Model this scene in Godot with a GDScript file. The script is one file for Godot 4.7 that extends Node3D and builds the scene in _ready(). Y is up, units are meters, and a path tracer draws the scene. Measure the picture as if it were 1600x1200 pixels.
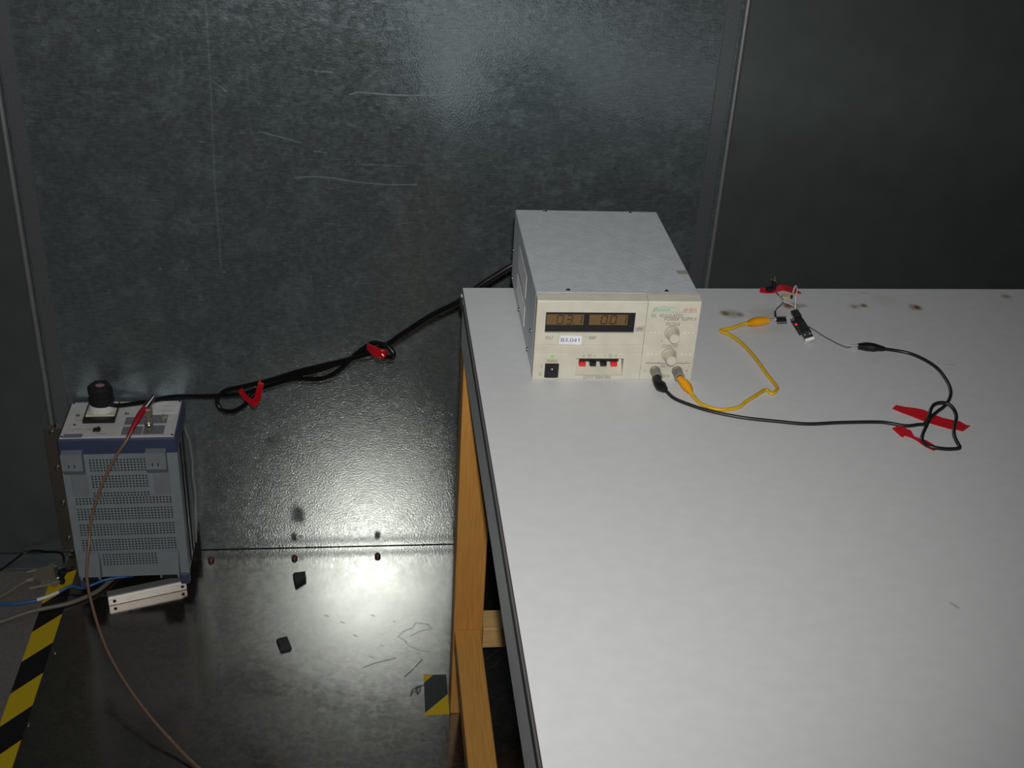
extends Node3D
# A galvanised shielded room: a bench with a power supply on it, a line network unit on the floor, lit by the camera's flash.

const TABLE := 0.80
var M := {}
var font: SystemFont


func V(x: float, y: float, z: float) -> Vector3:
	return Vector3(x, y, z)


func mm(x: float, y: float, z: float) -> Vector3:
	return Vector3(x, y, z) * 0.001


# ---------------------------------------------------------------- nodes
func thing(called: String, label: String, category: String, at := Vector3.ZERO, turn := 0.0, group := "") -> Node3D:
	var o := Node3D.new()
	o.name = called
	add_child(o, true)
	o.position = at
	o.rotation.y = turn
	tag(o, label, category, group)
	return o


func tag(o: Node3D, label: String, category: String, group := "") -> void:
	o.set_meta("label", label)
	o.set_meta("category", category)
	if group:
		o.set_meta("group", group)


func structure(called: String) -> Node3D:
	var o := Node3D.new()
	o.name = called
	add_child(o, true)
	o.set_meta("kind", "structure")
	return o


func part(called: String, st: SurfaceTool, mat: Material, parent: Node = self, label := "") -> MeshInstance3D:
	var o := MeshInstance3D.new()
	o.name = called
	o.mesh = st.commit()
	o.mesh.surface_set_material(0, mat)
	parent.add_child(o, true)
	if label:
		o.set_meta("label", label)
	return o


func again(o: MeshInstance3D, at: Vector3, parent: Node) -> MeshInstance3D:
	var c := o.duplicate() as MeshInstance3D
	c.name = o.name
	parent.add_child(c, true)
	c.position = at
	return c


# ---------------------------------------------------------------- shapes
func mb() -> SurfaceTool:
	var st := SurfaceTool.new()
	st.begin(Mesh.PRIMITIVE_TRIANGLES)
	return st


func tri(st: SurfaceTool, a: Vector3, b: Vector3, c: Vector3, n: Vector3, uva := Vector2.ZERO, uvb := Vector2.ZERO, uvc := Vector2.ZERO) -> void:
	var p := [a, b, c]
	var u := [uva, uvb, uvc]
	if (b - a).cross(c - a).dot(n) > 0.0:
		p = [a, c, b]
		u = [uva, uvc, uvb]
	for i in 3:
		st.set_normal(n)
		st.set_uv(u[i])
		st.add_vertex(p[i])


func quad(st: SurfaceTool, a: Vector3, b: Vector3, c: Vector3, d: Vector3, n := Vector3.ZERO) -> void:
	if n == Vector3.ZERO:
		n = (b - a).cross(c - a).normalized()
	tri(st, a, b, c, n, Vector2(0, 1), Vector2(1, 1), Vector2(1, 0))
	tri(st, a, c, d, n, Vector2(0, 1), Vector2(1, 0), Vector2(0, 0))


func smooth_quad(st: SurfaceTool, p: Array, n: Array) -> void:
	var face: Vector3 = (p[1] - p[0]).cross(p[2] - p[0])
	var order := [0, 2, 1, 0, 3, 2]
	if face.dot(n[0] + n[1] + n[2] + n[3]) < 0.0:
		order = [0, 1, 2, 0, 2, 3]
	for i in order:
		st.set_normal(n[i])
		st.set_uv(Vector2(0, 0))
		st.add_vertex(p[i])


# a box with chamfered edges
func box(st: SurfaceTool, c: Vector3, s: Vector3, b := 0.001, basis := Basis.IDENTITY) -> SurfaceTool:
	var h := s / 2.0
	b = minf(b, minf(h.x, minf(h.y, h.z)) * 0.9)
	for a in 3:
		var u := (a + 1) % 3
		var v := (a + 2) % 3
		for sg: float in [-1.0, 1.0]:
			var q := []
			for k in [[-1, -1], [1, -1], [1, 1], [-1, 1]]:
				var p := Vector3.ZERO
				p[a] = sg * h[a]
				p[u] = k[0] * (h[u] - b)
				p[v] = k[1] * (h[v] - b)
				q.append(c + basis * p)
			var n := Vector3.ZERO
			n[a] = sg
			quad(st, q[0], q[1], q[2], q[3], basis * n)
			if b <= 0.0:
				continue
			for sh: float in [-1.0, 1.0]:   # the edge between the faces of axes a and u
				var e := []
				for k in [[0, -1], [1, -1], [1, 1], [0, 1]]:
					var p := Vector3.ZERO
					p[a] = sg * (h[a] - (b if k[0] == 1 else 0.0))
					p[u] = sh * (h[u] - (b if k[0] == 0 else 0.0))
					p[v] = k[1] * (h[v] - b)
					e.append(c + basis * p)
				var ne := Vector3.ZERO
				ne[a] = sg
				ne[u] = sh
				quad(st, e[0], e[1], e[2], e[3], basis * ne.normalized())
	if b > 0.0:
		for sx: float in [-1.0, 1.0]:
			for sy: float in [-1.0, 1.0]:
				for sz: float in [-1.0, 1.0]:
					var s3 := Vector3(sx, sy, sz)
					var k := s3 * (h - Vector3.ONE * b)
					tri(st, c + basis * (k + Vector3(sx * b, 0, 0)), c + basis * (k + Vector3(0, sy * b, 0)), c + basis * (k + Vector3(0, 0, sz * b)), basis * s3.normalized())
	return st


# profile of (radius, height) turned round the y axis of a transform
func lathe(st: SurfaceTool, profile: Array, t := Transform3D.IDENTITY, sides := 20, oval := 1.0) -> SurfaceTool:
	for k in profile.size() - 1:
		var a: Vector2 = profile[k]
		var b: Vector2 = profile[k + 1]
		var d := b - a
		var out := Vector2(d.y, -d.x).normalized()
		for i in sides:
			var p := []
			var n := []
			for q in [[i, a], [i + 1, a], [i + 1, b], [i, b]]:
				var w: float = TAU * q[0] / sides
				p.append(t * Vector3(cos(w) * q[1].x, q[1].y, sin(w) * q[1].x * oval))
				n.append((t.basis * Vector3(cos(w) * out.x, out.y, sin(w) * out.x)).normalized())
			if a.x > 1e-6 and b.x > 1e-6:
				smooth_quad(st, p, n)
			elif b.x > 1e-6:
				smooth_quad(st, [p[0], p[2], p[3], p[3]], [n[0], n[2], n[3], n[3]])
			else:
				smooth_quad(st, [p[0], p[1], p[2], p[2]], [n[0], n[1], n[2], n[2]])
	return st


func curve(pts: Array, per := 6) -> Array:
	var out := []
	for i in pts.size() - 1:
		var p0: Vector3 = pts[maxi(i - 1, 0)]
		var p1: Vector3 = pts[i]
		var p2: Vector3 = pts[i + 1]
		var p3: Vector3 = pts[mini(i + 2, pts.size() - 1)]
		for k in per:
			out.append(p1.cubic_interpolate(p2, p0, p3, float(k) / per) if true else p1)
	out.append(pts[-1])
	return out


# a round cord along a smooth path; radius may be a number or one number per given point
func tube(st: SurfaceTool, pts: Array, radius: Variant, sides := 10, per := 6, flat := 1.0) -> SurfaceTool:
	var c := curve(pts, per)
	var rings := []
	var normals := []
	var up := Vector3.UP
	for i in c.size():
		var d: Vector3 = (c[mini(i + 1, c.size() - 1)] - c[maxi(i - 1, 0)]).normalized()
		if i == 0:
			up = Vector3.UP if absf(d.y) < 0.9 else Vector3.RIGHT
		up = (up - d * up.dot(d)).normalized()
		var side := d.cross(up)
		var r: float
		if radius is Array:
			var f := float(i) / per
			var j := mini(int(f), radius.size() - 1)
			r = lerpf(radius[j], radius[mini(j + 1, radius.size() - 1)], f - j)
		else:
			r = radius
		var ring := []
		var ns := []
		for k in sides:
			var w := TAU * k / sides
			ns.append((side * cos(w) + up * sin(w)).normalized())
			ring.append(c[i] + side * cos(w) * r + up * sin(w) * r * flat)
		rings.append(ring)
		normals.append(ns)
	for i in c.size() - 1:
		for k in sides:
			var l := (k + 1) % sides
			smooth_quad(st, [rings[i][k], rings[i][l], rings[i + 1][l], rings[i + 1][k]], [normals[i][k], normals[i][l], normals[i + 1][l], normals[i + 1][k]])
	for e in [[0, 1], [c.size() - 1, c.size() - 2]]:
		var n: Vector3 = (c[e[0]] - c[e[1]]).normalized()
		for k in sides:
			tri(st, c[e[0]], rings[e[0]][k], rings[e[0]][(k + 1) % sides], n)
	return st


# a polygon in the x-y plane of a transform, given thickness along its z
func prism(st: SurfaceTool, poly: Array, z0: float, z1: float, t := Transform3D.IDENTITY) -> SurfaceTool:
	var p := PackedVector2Array(poly)
	var large := PackedVector2Array()
	for q in p:
		large.append(q * 1000.0)   # the triangulation has an absolute tolerance
	var ids := Geometry2D.triangulate_polygon(large)
	for z: float in [z0, z1]:
		var n := t.basis * Vector3(0, 0, 1.0 if z == maxf(z0, z1) else -1.0)
		for i in range(0, ids.size(), 3):
			tri(st, t * Vector3(p[ids[i]].x, p[ids[i]].y, z), t * Vector3(p[ids[i + 1]].x, p[ids[i + 1]].y, z), t * Vector3(p[ids[i + 2]].x, p[ids[i + 2]].y, z), n.normalized())
	var turn := -1.0 if Geometry2D.is_polygon_clockwise(large) else 1.0
	for i in p.size():
		var a := p[i]
		var b := p[(i + 1) % p.size()]
		var out := Vector2(b.y - a.y, a.x - b.x).normalized() * turn
		quad(st, t * Vector3(a.x, a.y, z0), t * Vector3(b.x, b.y, z0), t * Vector3(b.x, b.y, z1), t * Vector3(a.x, a.y, z1), (t.basis * Vector3(out.x, out.y, 0)).normalized())
	return st


# a strip of tape: centre line with a half width per point, lying with a given side direction
func ribbon(st: SurfaceTool, pts: Array, half: Array, thick := 0.0006, side_hint := Vector3.ZERO) -> SurfaceTool:
	var l := []
	var r := []
	var up := []
	for i in pts.size():
		var d: Vector3 = (pts[mini(i + 1, pts.size() - 1)] - pts[maxi(i - 1, 0)]).normalized()
		var s := d.cross(Vector3.UP).normalized() if side_hint == Vector3.ZERO else (side_hint - d * side_hint.dot(d)).normalized()
		var n := s.cross(d).normalized()
		up.append(n)
		l.append(pts[i] - s * half[i])
		r.append(pts[i] + s * half[i])
	for i in pts.size() - 1:
		var n0: Vector3 = up[i] * thick
		var n1: Vector3 = up[i + 1] * thick
		smooth_quad(st, [l[i] + n0, r[i] + n0, r[i + 1] + n1, l[i + 1] + n1], [up[i], up[i], up[i + 1], up[i + 1]])
		smooth_quad(st, [l[i], r[i], r[i + 1], l[i + 1]], [-up[i], -up[i], -up[i + 1], -up[i + 1]])
		quad(st, l[i], l[i + 1], l[i + 1] + n1, l[i] + n0, (l[i] - r[i]).normalized())
		quad(st, r[i], r[i + 1], r[i + 1] + n1, r[i] + n0, (r[i] - l[i]).normalized())
	quad(st, l[0], r[0], r[0] + up[0] * thick, l[0] + up[0] * thick, (pts[0] - pts[1]).normalized())
	var e := pts.size() - 1
	quad(st, l[e], r[e], r[e] + up[e] * thick, l[e] + up[e] * thick, (pts[e] - pts[e - 1]).normalized())
	return st


func lettering(called: String, text: String, height: float, wide: float, at: Vector3, mat: Material, parent: Node, turn := Basis.IDENTITY) -> MeshInstance3D:
	# height of the capitals and width of the whole line, in millimetres
	var t := TextMesh.new()
	t.text = text
	t.font = font
	t.font_size = 64
	t.pixel_size = height * 0.001 / 46.0
	t.depth = 0.0002
	t.curve_step = 4.0
	t.material = mat
	var o := MeshInstance3D.new()
	o.name = called
	o.mesh = t
	parent.add_child(o, true)
	var k := wide * 0.001 / maxf(t.get_aabb().size.x, 1e-5) if wide > 0.0 else 1.0
	o.transform = Transform3D(turn * Basis.from_scale(Vector3(k, 1, 1)), at)
	return o


# ---------------------------------------------------------------- materials
func noise_tex(frequency: float, lo: float, hi: float, seed_ := 1, size := 256, kind := FastNoiseLite.TYPE_SIMPLEX_SMOOTH, normal := 0.0) -> NoiseTexture2D:
	var n := FastNoiseLite.new()
	n.noise_type = kind
	n.frequency = frequency
	n.seed = seed_
	n.fractal_octaves = 3
	var t := NoiseTexture2D.new()
	t.width = size
	t.height = size
	t.seamless = true
	t.noise = n
	if normal > 0.0:
		t.as_normal_map = true
		t.bump_strength = normal
	else:
		var g := Gradient.new()
		g.set_color(0, Color(lo, lo, lo))
		g.set_color(1, Color(hi, hi, hi))
		t.color_ramp = g
	return t


func mat(c: Color, rough := 0.5, metal := 0.0, tex: Texture2D = null, scale := Vector3.ONE * 8.0, bump: Texture2D = null, bump_scale := 0.3) -> StandardMaterial3D:
	var m := StandardMaterial3D.new()
	m.albedo_color = c
	m.roughness = rough
	m.metallic = metal
	m.uv1_triplanar = true
	m.uv1_scale = scale
	m.albedo_texture = tex if tex else M.soft
	if bump:
		m.normal_enabled = true
		m.normal_texture = bump
		m.normal_scale = bump_scale
	return m


func stroke(buf: PackedFloat32Array, w: int, h: int, pts: Array, origin: Vector2, size: Vector2, radius: float, strength: float) -> void:
	# pts in metres on the surface; radius in texels
	for i in pts.size() - (1 if pts.size() > 1 else 0):
		var a := Vector2((pts[i].x - origin.x) / size.x * w, (pts[i].y - origin.y) / size.y * h)
		var q: Vector2 = pts[mini(i + 1, pts.size() - 1)]
		var b := Vector2((q.x - origin.x) / size.x * w, (q.y - origin.y) / size.y * h)
		var steps := maxi(1, int(a.distance_to(b) * 1.5 / maxf(radius, 1.0) * 2.0))
		for k in steps:
			var c := a.lerp(b, float(k) / steps)
			var r := int(ceil(radius)) + 1
			for y in range(int(c.y) - r, int(c.y) + r + 1):
				for x in range(int(c.x) - r, int(c.x) + r + 1):
					if x < 0 or y < 0 or x >= w or y >= h:
						continue
					var f := 1.0 - Vector2(x - c.x, y - c.y).length() / (radius + 0.7)
					if f > 0.0:
						f = f * f * (3.0 - 2.0 * f) * strength
						var at := y * w + x
						if absf(f) > absf(buf[at]) or buf[at] * f < 0.0:
							buf[at] = f


func noise_bytes(seed_: int, frequency: float, w: int, h: int, kind := FastNoiseLite.TYPE_SIMPLEX_SMOOTH, octaves := 4) -> PackedByteArray:
	var n := FastNoiseLite.new()
	n.seed = seed_
	n.noise_type = kind
	n.frequency = frequency
	n.fractal_octaves = octaves
	return n.get_image(w, h, false, false, true).get_data()


# a sheet of galvanised metal: marks are a field of dust (positive) and dark scuffs (negative)
func sheet_material(marks: PackedFloat32Array, w: int, h: int, seed_: int, metal_color: Color, dust_color: Color, rough: float, metal: float, dusty: float, grain: float, streak_gain: float) -> StandardMaterial3D:
	var blotch := noise_bytes(seed_, 0.012, w, h)
	var fine := noise_bytes(seed_ + 1, 0.30, w, h, FastNoiseLite.TYPE_SIMPLEX_SMOOTH, 2)
	var narrow := FastNoiseLite.new()
	narrow.seed = seed_ + 2
	narrow.frequency = 0.35
	var si := narrow.get_image(w / 8, h, false, false, true)
	si.resize(w, h, Image.INTERPOLATE_BILINEAR)
	var streak := si.get_data()
	var cells := FastNoiseLite.new()
	cells.seed = seed_ + 3
	cells.noise_type = FastNoiseLite.TYPE_CELLULAR
	cells.cellular_return_type = FastNoiseLite.RETURN_CELL_VALUE
	cells.frequency = 0.16
	var cell := cells.get_image(w, h, false, false, true).get_data()
	var col := PackedByteArray()
	var orm := PackedByteArray()
	var hgt := PackedByteArray()
	col.resize(w * h * 3)
	orm.resize(w * h * 3)
	hgt.resize(w * h)
	for i in w * h:
		var b := blotch[i] / 255.0
		var s := (streak[i] / 255.0 - 0.5) * streak_gain
		var g := cell[i] / 255.0 - 0.5
		var m := marks[i]
		var d := clampf(dusty * smoothstep(0.45, 0.95, b) + (fine[i] / 255.0 - 0.55) * 0.025 + s * 0.04 + maxf(m, 0.0), 0.0, 1.0)
		var k := (1.0 + s * 0.25 + g * 0.10) * (1.0 + minf(m, 0.0))
		col[i * 3] = int(clampf(lerpf(metal_color.r * k, dust_color.r, d) * 255.0, 0, 255))
		col[i * 3 + 1] = int(clampf(lerpf(metal_color.g * k, dust_color.g, d) * 255.0, 0, 255))
		col[i * 3 + 2] = int(clampf(lerpf(metal_color.b * k, dust_color.b, d) * 255.0, 0, 255))
		orm[i * 3 + 1] = int(clampf(rough + g * 0.10 + s * 0.06 + d * 0.25 - minf(m, 0.0) * 0.2, 0.05, 1.0) * 255.0)
		orm[i * 3 + 2] = int(clampf(metal * (1.0 - d * 0.9) * (1.0 + minf(m, 0.0) * 0.7), 0.0, 1.0) * 255.0)
		hgt[i] = int(clampf(128.0 + (fine[i] - 128.0) * 0.5 + s * 8.0, 0, 255))
	var out := StandardMaterial3D.new()
	out.albedo_texture = ImageTexture.create_from_image(Image.create_from_data(w, h, false, Image.FORMAT_RGB8, col))
	var o := ImageTexture.create_from_image(Image.create_from_data(w, h, false, Image.FORMAT_RGB8, orm))
	out.roughness = 1.0
	out.roughness_texture = o
	out.roughness_texture_channel = BaseMaterial3D.TEXTURE_CHANNEL_GREEN
	out.metallic = 1.0
	out.metallic_texture = o
	out.metallic_texture_channel = BaseMaterial3D.TEXTURE_CHANNEL_BLUE
	if grain > 0.0:
		var hi := Image.create_from_data(w, h, false, Image.FORMAT_L8, hgt)
		hi.convert(Image.FORMAT_RGB8)
		hi.bump_map_to_normal_map(2.0)
		out.normal_enabled = true
		out.normal_texture = ImageTexture.create_from_image(hi)
		out.normal_scale = grain
	return out


func make_materials() -> void:
	M.soft = noise_tex(0.02, 0.93, 1.0, 3)
	M.grit = noise_tex(0.12, 0.86, 1.0, 5)
	M.grain = noise_tex(0.035, 0.86, 1.0, 7)
	M.pebble = noise_tex(0.09, 0, 1, 9, 256, FastNoiseLite.TYPE_SIMPLEX_SMOOTH, 3.0)
	var g := Vector3.ONE * 6.0
	M.beige = mat(Color8(200, 197, 181), 0.5, 0.0, M.soft, g, M.pebble, 0.08)
	M.beige_light = mat(Color8(226, 222, 206), 0.35, 0.0, M.soft, g)
	M.beige_dark = mat(Color8(164, 160, 144), 0.55, 0.0, M.soft, g)
	M.case = mat(Color8(205, 212, 217), 0.5, 0.0, M.soft, g, M.pebble, 0.15)
	M.black = mat(Color8(22, 22, 24), 0.35, 0.0, M.soft, g)
	M.cord = mat(Color8(17, 17, 18), 0.38, 0.0, M.soft, g)
	M.dull_black = mat(Color8(16, 16, 17), 0.8, 0.0, M.soft, g)
	M.lead_black = mat(Color8(30, 32, 34), 0.4, 0.0, M.soft, g)
	M.yellow_cord = mat(Color8(216, 172, 20), 0.4, 0.0, M.soft, g)
	M.yellow_boot = mat(Color8(232, 158, 14), 0.42, 0.0, M.soft, g)
	M.red_tape = mat(Color8(222, 34, 48), 0.28, 0.0, M.grit, Vector3.ONE * 30.0)
	M.red = mat(Color8(226, 34, 34), 0.35, 0.0, M.soft, g)
	M.red_boot = mat(Color8(160, 22, 34), 0.35, 0.0, M.soft, g)
	M.steel = mat(Color8(190, 190, 192), 0.28, 1.0, M.soft, g)
	M.nickel = mat(Color8(196, 186, 166), 0.38, 0.8, M.soft, g)
	M.gold = mat(Color8(232, 200, 120), 0.3, 1.0, M.soft, g)
	M.tie = mat(Color8(176, 22, 34), 0.22, 0.0, M.soft, g)
	M.dark_screw = mat(Color8(120, 120, 122), 0.4, 1.0, M.soft, g)
	M.jaw = mat(Color8(225, 225, 225), 0.4, 0.5, M.soft, g)
	M.lip = mat(Color8(158, 162, 164), 0.42, 0.75, M.soft, g)
	M.rust_strip = mat(Color8(124, 117, 108), 0.42, 0.75, M.grit, Vector3.ONE * 8.0)
	M.rust = mat(Color8(112, 82, 68), 0.5, 0.7, M.grit, Vector3.ONE * 40.0)
	M.alu = mat(Color8(218, 219, 218), 0.42, 0.55, M.grit, V(6, 40, 40))
	M.alu_dark = mat(Color8(168, 170, 170), 0.5, 0.6, M.grit, V(6, 40, 40))
	M.body_grey = mat(Color8(130, 142, 148), 0.5, 0.0, M.soft, g, M.pebble, 0.1)
	M.bracket = mat(Color8(122, 132, 138), 0.5, 0.0, M.soft, g)
	M.blue_frame = mat(Color8(58, 68, 98), 0.5, 0.0, M.soft, g)
	M.panel_white = mat(Color8(206, 204, 204), 0.5, 0.0, M.soft, g)
	M.print_grey = mat(Color8(118, 120, 124), 0.6, 0.0, M.soft, g)
	M.cream = mat(Color8(216, 208, 180), 0.4, 0.0, M.soft, g)
	M.white = mat(Color8(224, 224, 222), 0.4, 0.0, M.soft, g)
	M.paper = mat(Color8(226, 228, 236), 0.6, 0.0, M.soft, g)
	M.grey_label = mat(Color8(252, 253, 253), 0.5, 0.0, M.soft, g)
	M.ink_blue = mat(Color8(96, 104, 122), 0.6, 0.0, M.soft, g)
	M.ink = mat(Color8(112, 108, 102), 0.6, 0.0, M.soft, g)
	M.ink_dark = mat(Color8(40, 42, 52), 0.6, 0.0, M.soft, g)
	M.teal_ink = mat(Color8(40, 168, 140), 0.6, 0.0, M.soft, g)
	M.red_ink = mat(Color8(206, 52, 92), 0.6, 0.0, M.soft, g)
	M.post_grey = mat(Color8(132, 128, 122), 0.4, 0.0, M.soft, g)
	M.lcd = mat(Color8(106, 82, 44), 0.25, 0.0, M.soft, g)
	M.lcd_ink = mat(Color8(58, 44, 26), 0.3, 0.0, M.soft, g)
	M.window_black = mat(Color8(14, 13, 14), 0.3, 0.0, M.soft, g)
	M.coax = mat(Color8(134, 104, 88), 0.35, 0.0, M.grit, Vector3.ONE * 40.0)
	M.blue_cord = mat(Color8(38, 98, 158), 0.4, 0.0, M.soft, g)
	M.grey_cord = mat(Color8(112, 106, 96), 0.5, 0.0, M.soft, g)
	M.serial = mat(Color8(120, 116, 100), 0.5, 0.0, M.soft, g)
	M.rubber = mat(Color8(52, 54, 56), 0.6, 0.0, M.grit, Vector3.ONE * 30.0)
	M.rubber_dark = mat(Color8(26, 27, 29), 0.7, 0.0, M.grit, Vector3.ONE * 30.0)
	M.haz_yellow = mat(Color8(214, 184, 20), 0.45, 0.0, M.grit, Vector3.ONE * 10.0)
	M.haz_black = mat(Color8(20, 20, 20), 0.5, 0.0, M.grit, Vector3.ONE * 10.0)
	M.wood_up = mat(Color8(208, 150, 74), 0.5, 0.0, M.grain, V(26, 1.2, 26))
	M.wood_along = mat(Color8(212, 156, 78), 0.5, 0.0, M.grain, V(26, 26, 1.2))
	M.wood_across = mat(Color8(222, 182, 118), 0.55, 0.0, M.grain, V(1.2, 26, 26))
	M.apron = mat(Color8(236, 242, 244), 0.4, 0.15, M.soft, g)
	M.edge_band = mat(Color8(74, 82, 84), 0.5, 0.1, M.soft, g)
	M.top_rim = mat(Color8(92, 64, 66), 0.6, 0.0, M.soft, g)
	M.board = mat(Color8(34, 38, 42), 0.4, 0.0, M.soft, g)
	M.chip = mat(Color8(24, 24, 26), 0.45, 0.0, M.soft, g)
	M.white_wire = mat(Color8(206, 204, 200), 0.45, 0.0, M.soft, g)
	M.grey_wire = mat(Color8(92, 98, 104), 0.45, 0.0, M.soft, g)
	M.brown_wire = mat(Color8(96, 88, 80), 0.5, 0.0, M.soft, g)
	M.vinyl = mat(Color8(122, 120, 116), 0.5, 0.1, M.grit, Vector3.ONE * 3.0)
	M.plain_metal = mat(Color8(136, 142, 146), 0.42, 0.85, M.soft, Vector3.ONE * 2.0)
	M.flange = mat(Color8(150, 158, 162), 0.30, 0.74, M.grit, Vector3.ONE * 8.0)
	M.smooth_sheet = mat(Color8(134, 144, 143), 0.30, 0.78, M.soft, Vector3.ONE * 2.0)
	M.green_led = mat(Color8(150, 196, 110), 0.3)
	M.green_led.emission_enabled = true
	M.green_led.emission = Color8(120, 230, 60)
	M.green_led.emission_energy_multiplier = 0.12
	M.red_led = mat(Color8(230, 30, 30), 0.3)
	M.red_led.emission_enabled = true
	M.red_led.emission = Color8(255, 30, 24)
	M.red_led.emission_energy_multiplier = 0.9
	M.dim_red = mat(Color8(120, 16, 24), 0.3)


# ================================================================ the scene
func _ready() -> void:
	var cam := Camera3D.new()
	cam.name = "camera"
	cam.position = V(0, 1.55, 2.0196)
	cam.rotation_order = EULER_ORDER_YXZ
	cam.rotation = Vector3(-0.517876, -0.137971, 0.0614761)
	cam.fov = rad_to_deg(2.0 * atan(600.0 / 1874.28))
	cam.near = 0.05
	cam.far = 30.0
	add_child(cam)
	cam.current = true

	var we := WorldEnvironment.new()
	we.name = "surroundings"
	var env := Environment.new()
	env.background_mode = Environment.BG_COLOR
	env.background_color = Color(0, 0, 0)
	env.tonemap_mode = Environment.TONE_MAPPER_LINEAR
	env.tonemap_exposure = 1.0
	env.sdfgi_enabled = true
	env.ssao_enabled = true
	env.ssil_enabled = true
	we.environment = env
	add_child(we)

	# the camera's flash, just above the lens
	var flash := SpotLight3D.new()
	flash.name = "camera_flash"
	flash.position = V(0.008, 1.615, 2.025)
	flash.light_color = Color(1.0, 0.985, 0.97)
	flash.light_energy = 2.1
	flash.light_size = 0.012
	flash.spot_range = 12.0
	flash.spot_attenuation = 2.0
	flash.spot_angle = 52.0
	flash.spot_angle_attenuation = 1.0
	flash.shadow_enabled = true
	add_child(flash)
	flash.look_at_from_position(flash.position, V(0.0, 0.98, 0.0))

	font = SystemFont.new()
	font.font_names = PackedStringArray(["Droid Sans"])
	make_materials()
	build_room()
	build_table()
	build_supply()
	build_network_unit()
	build_mains_cable()
	build_leads()
	build_small_boards()
	build_floor_things()


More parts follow.
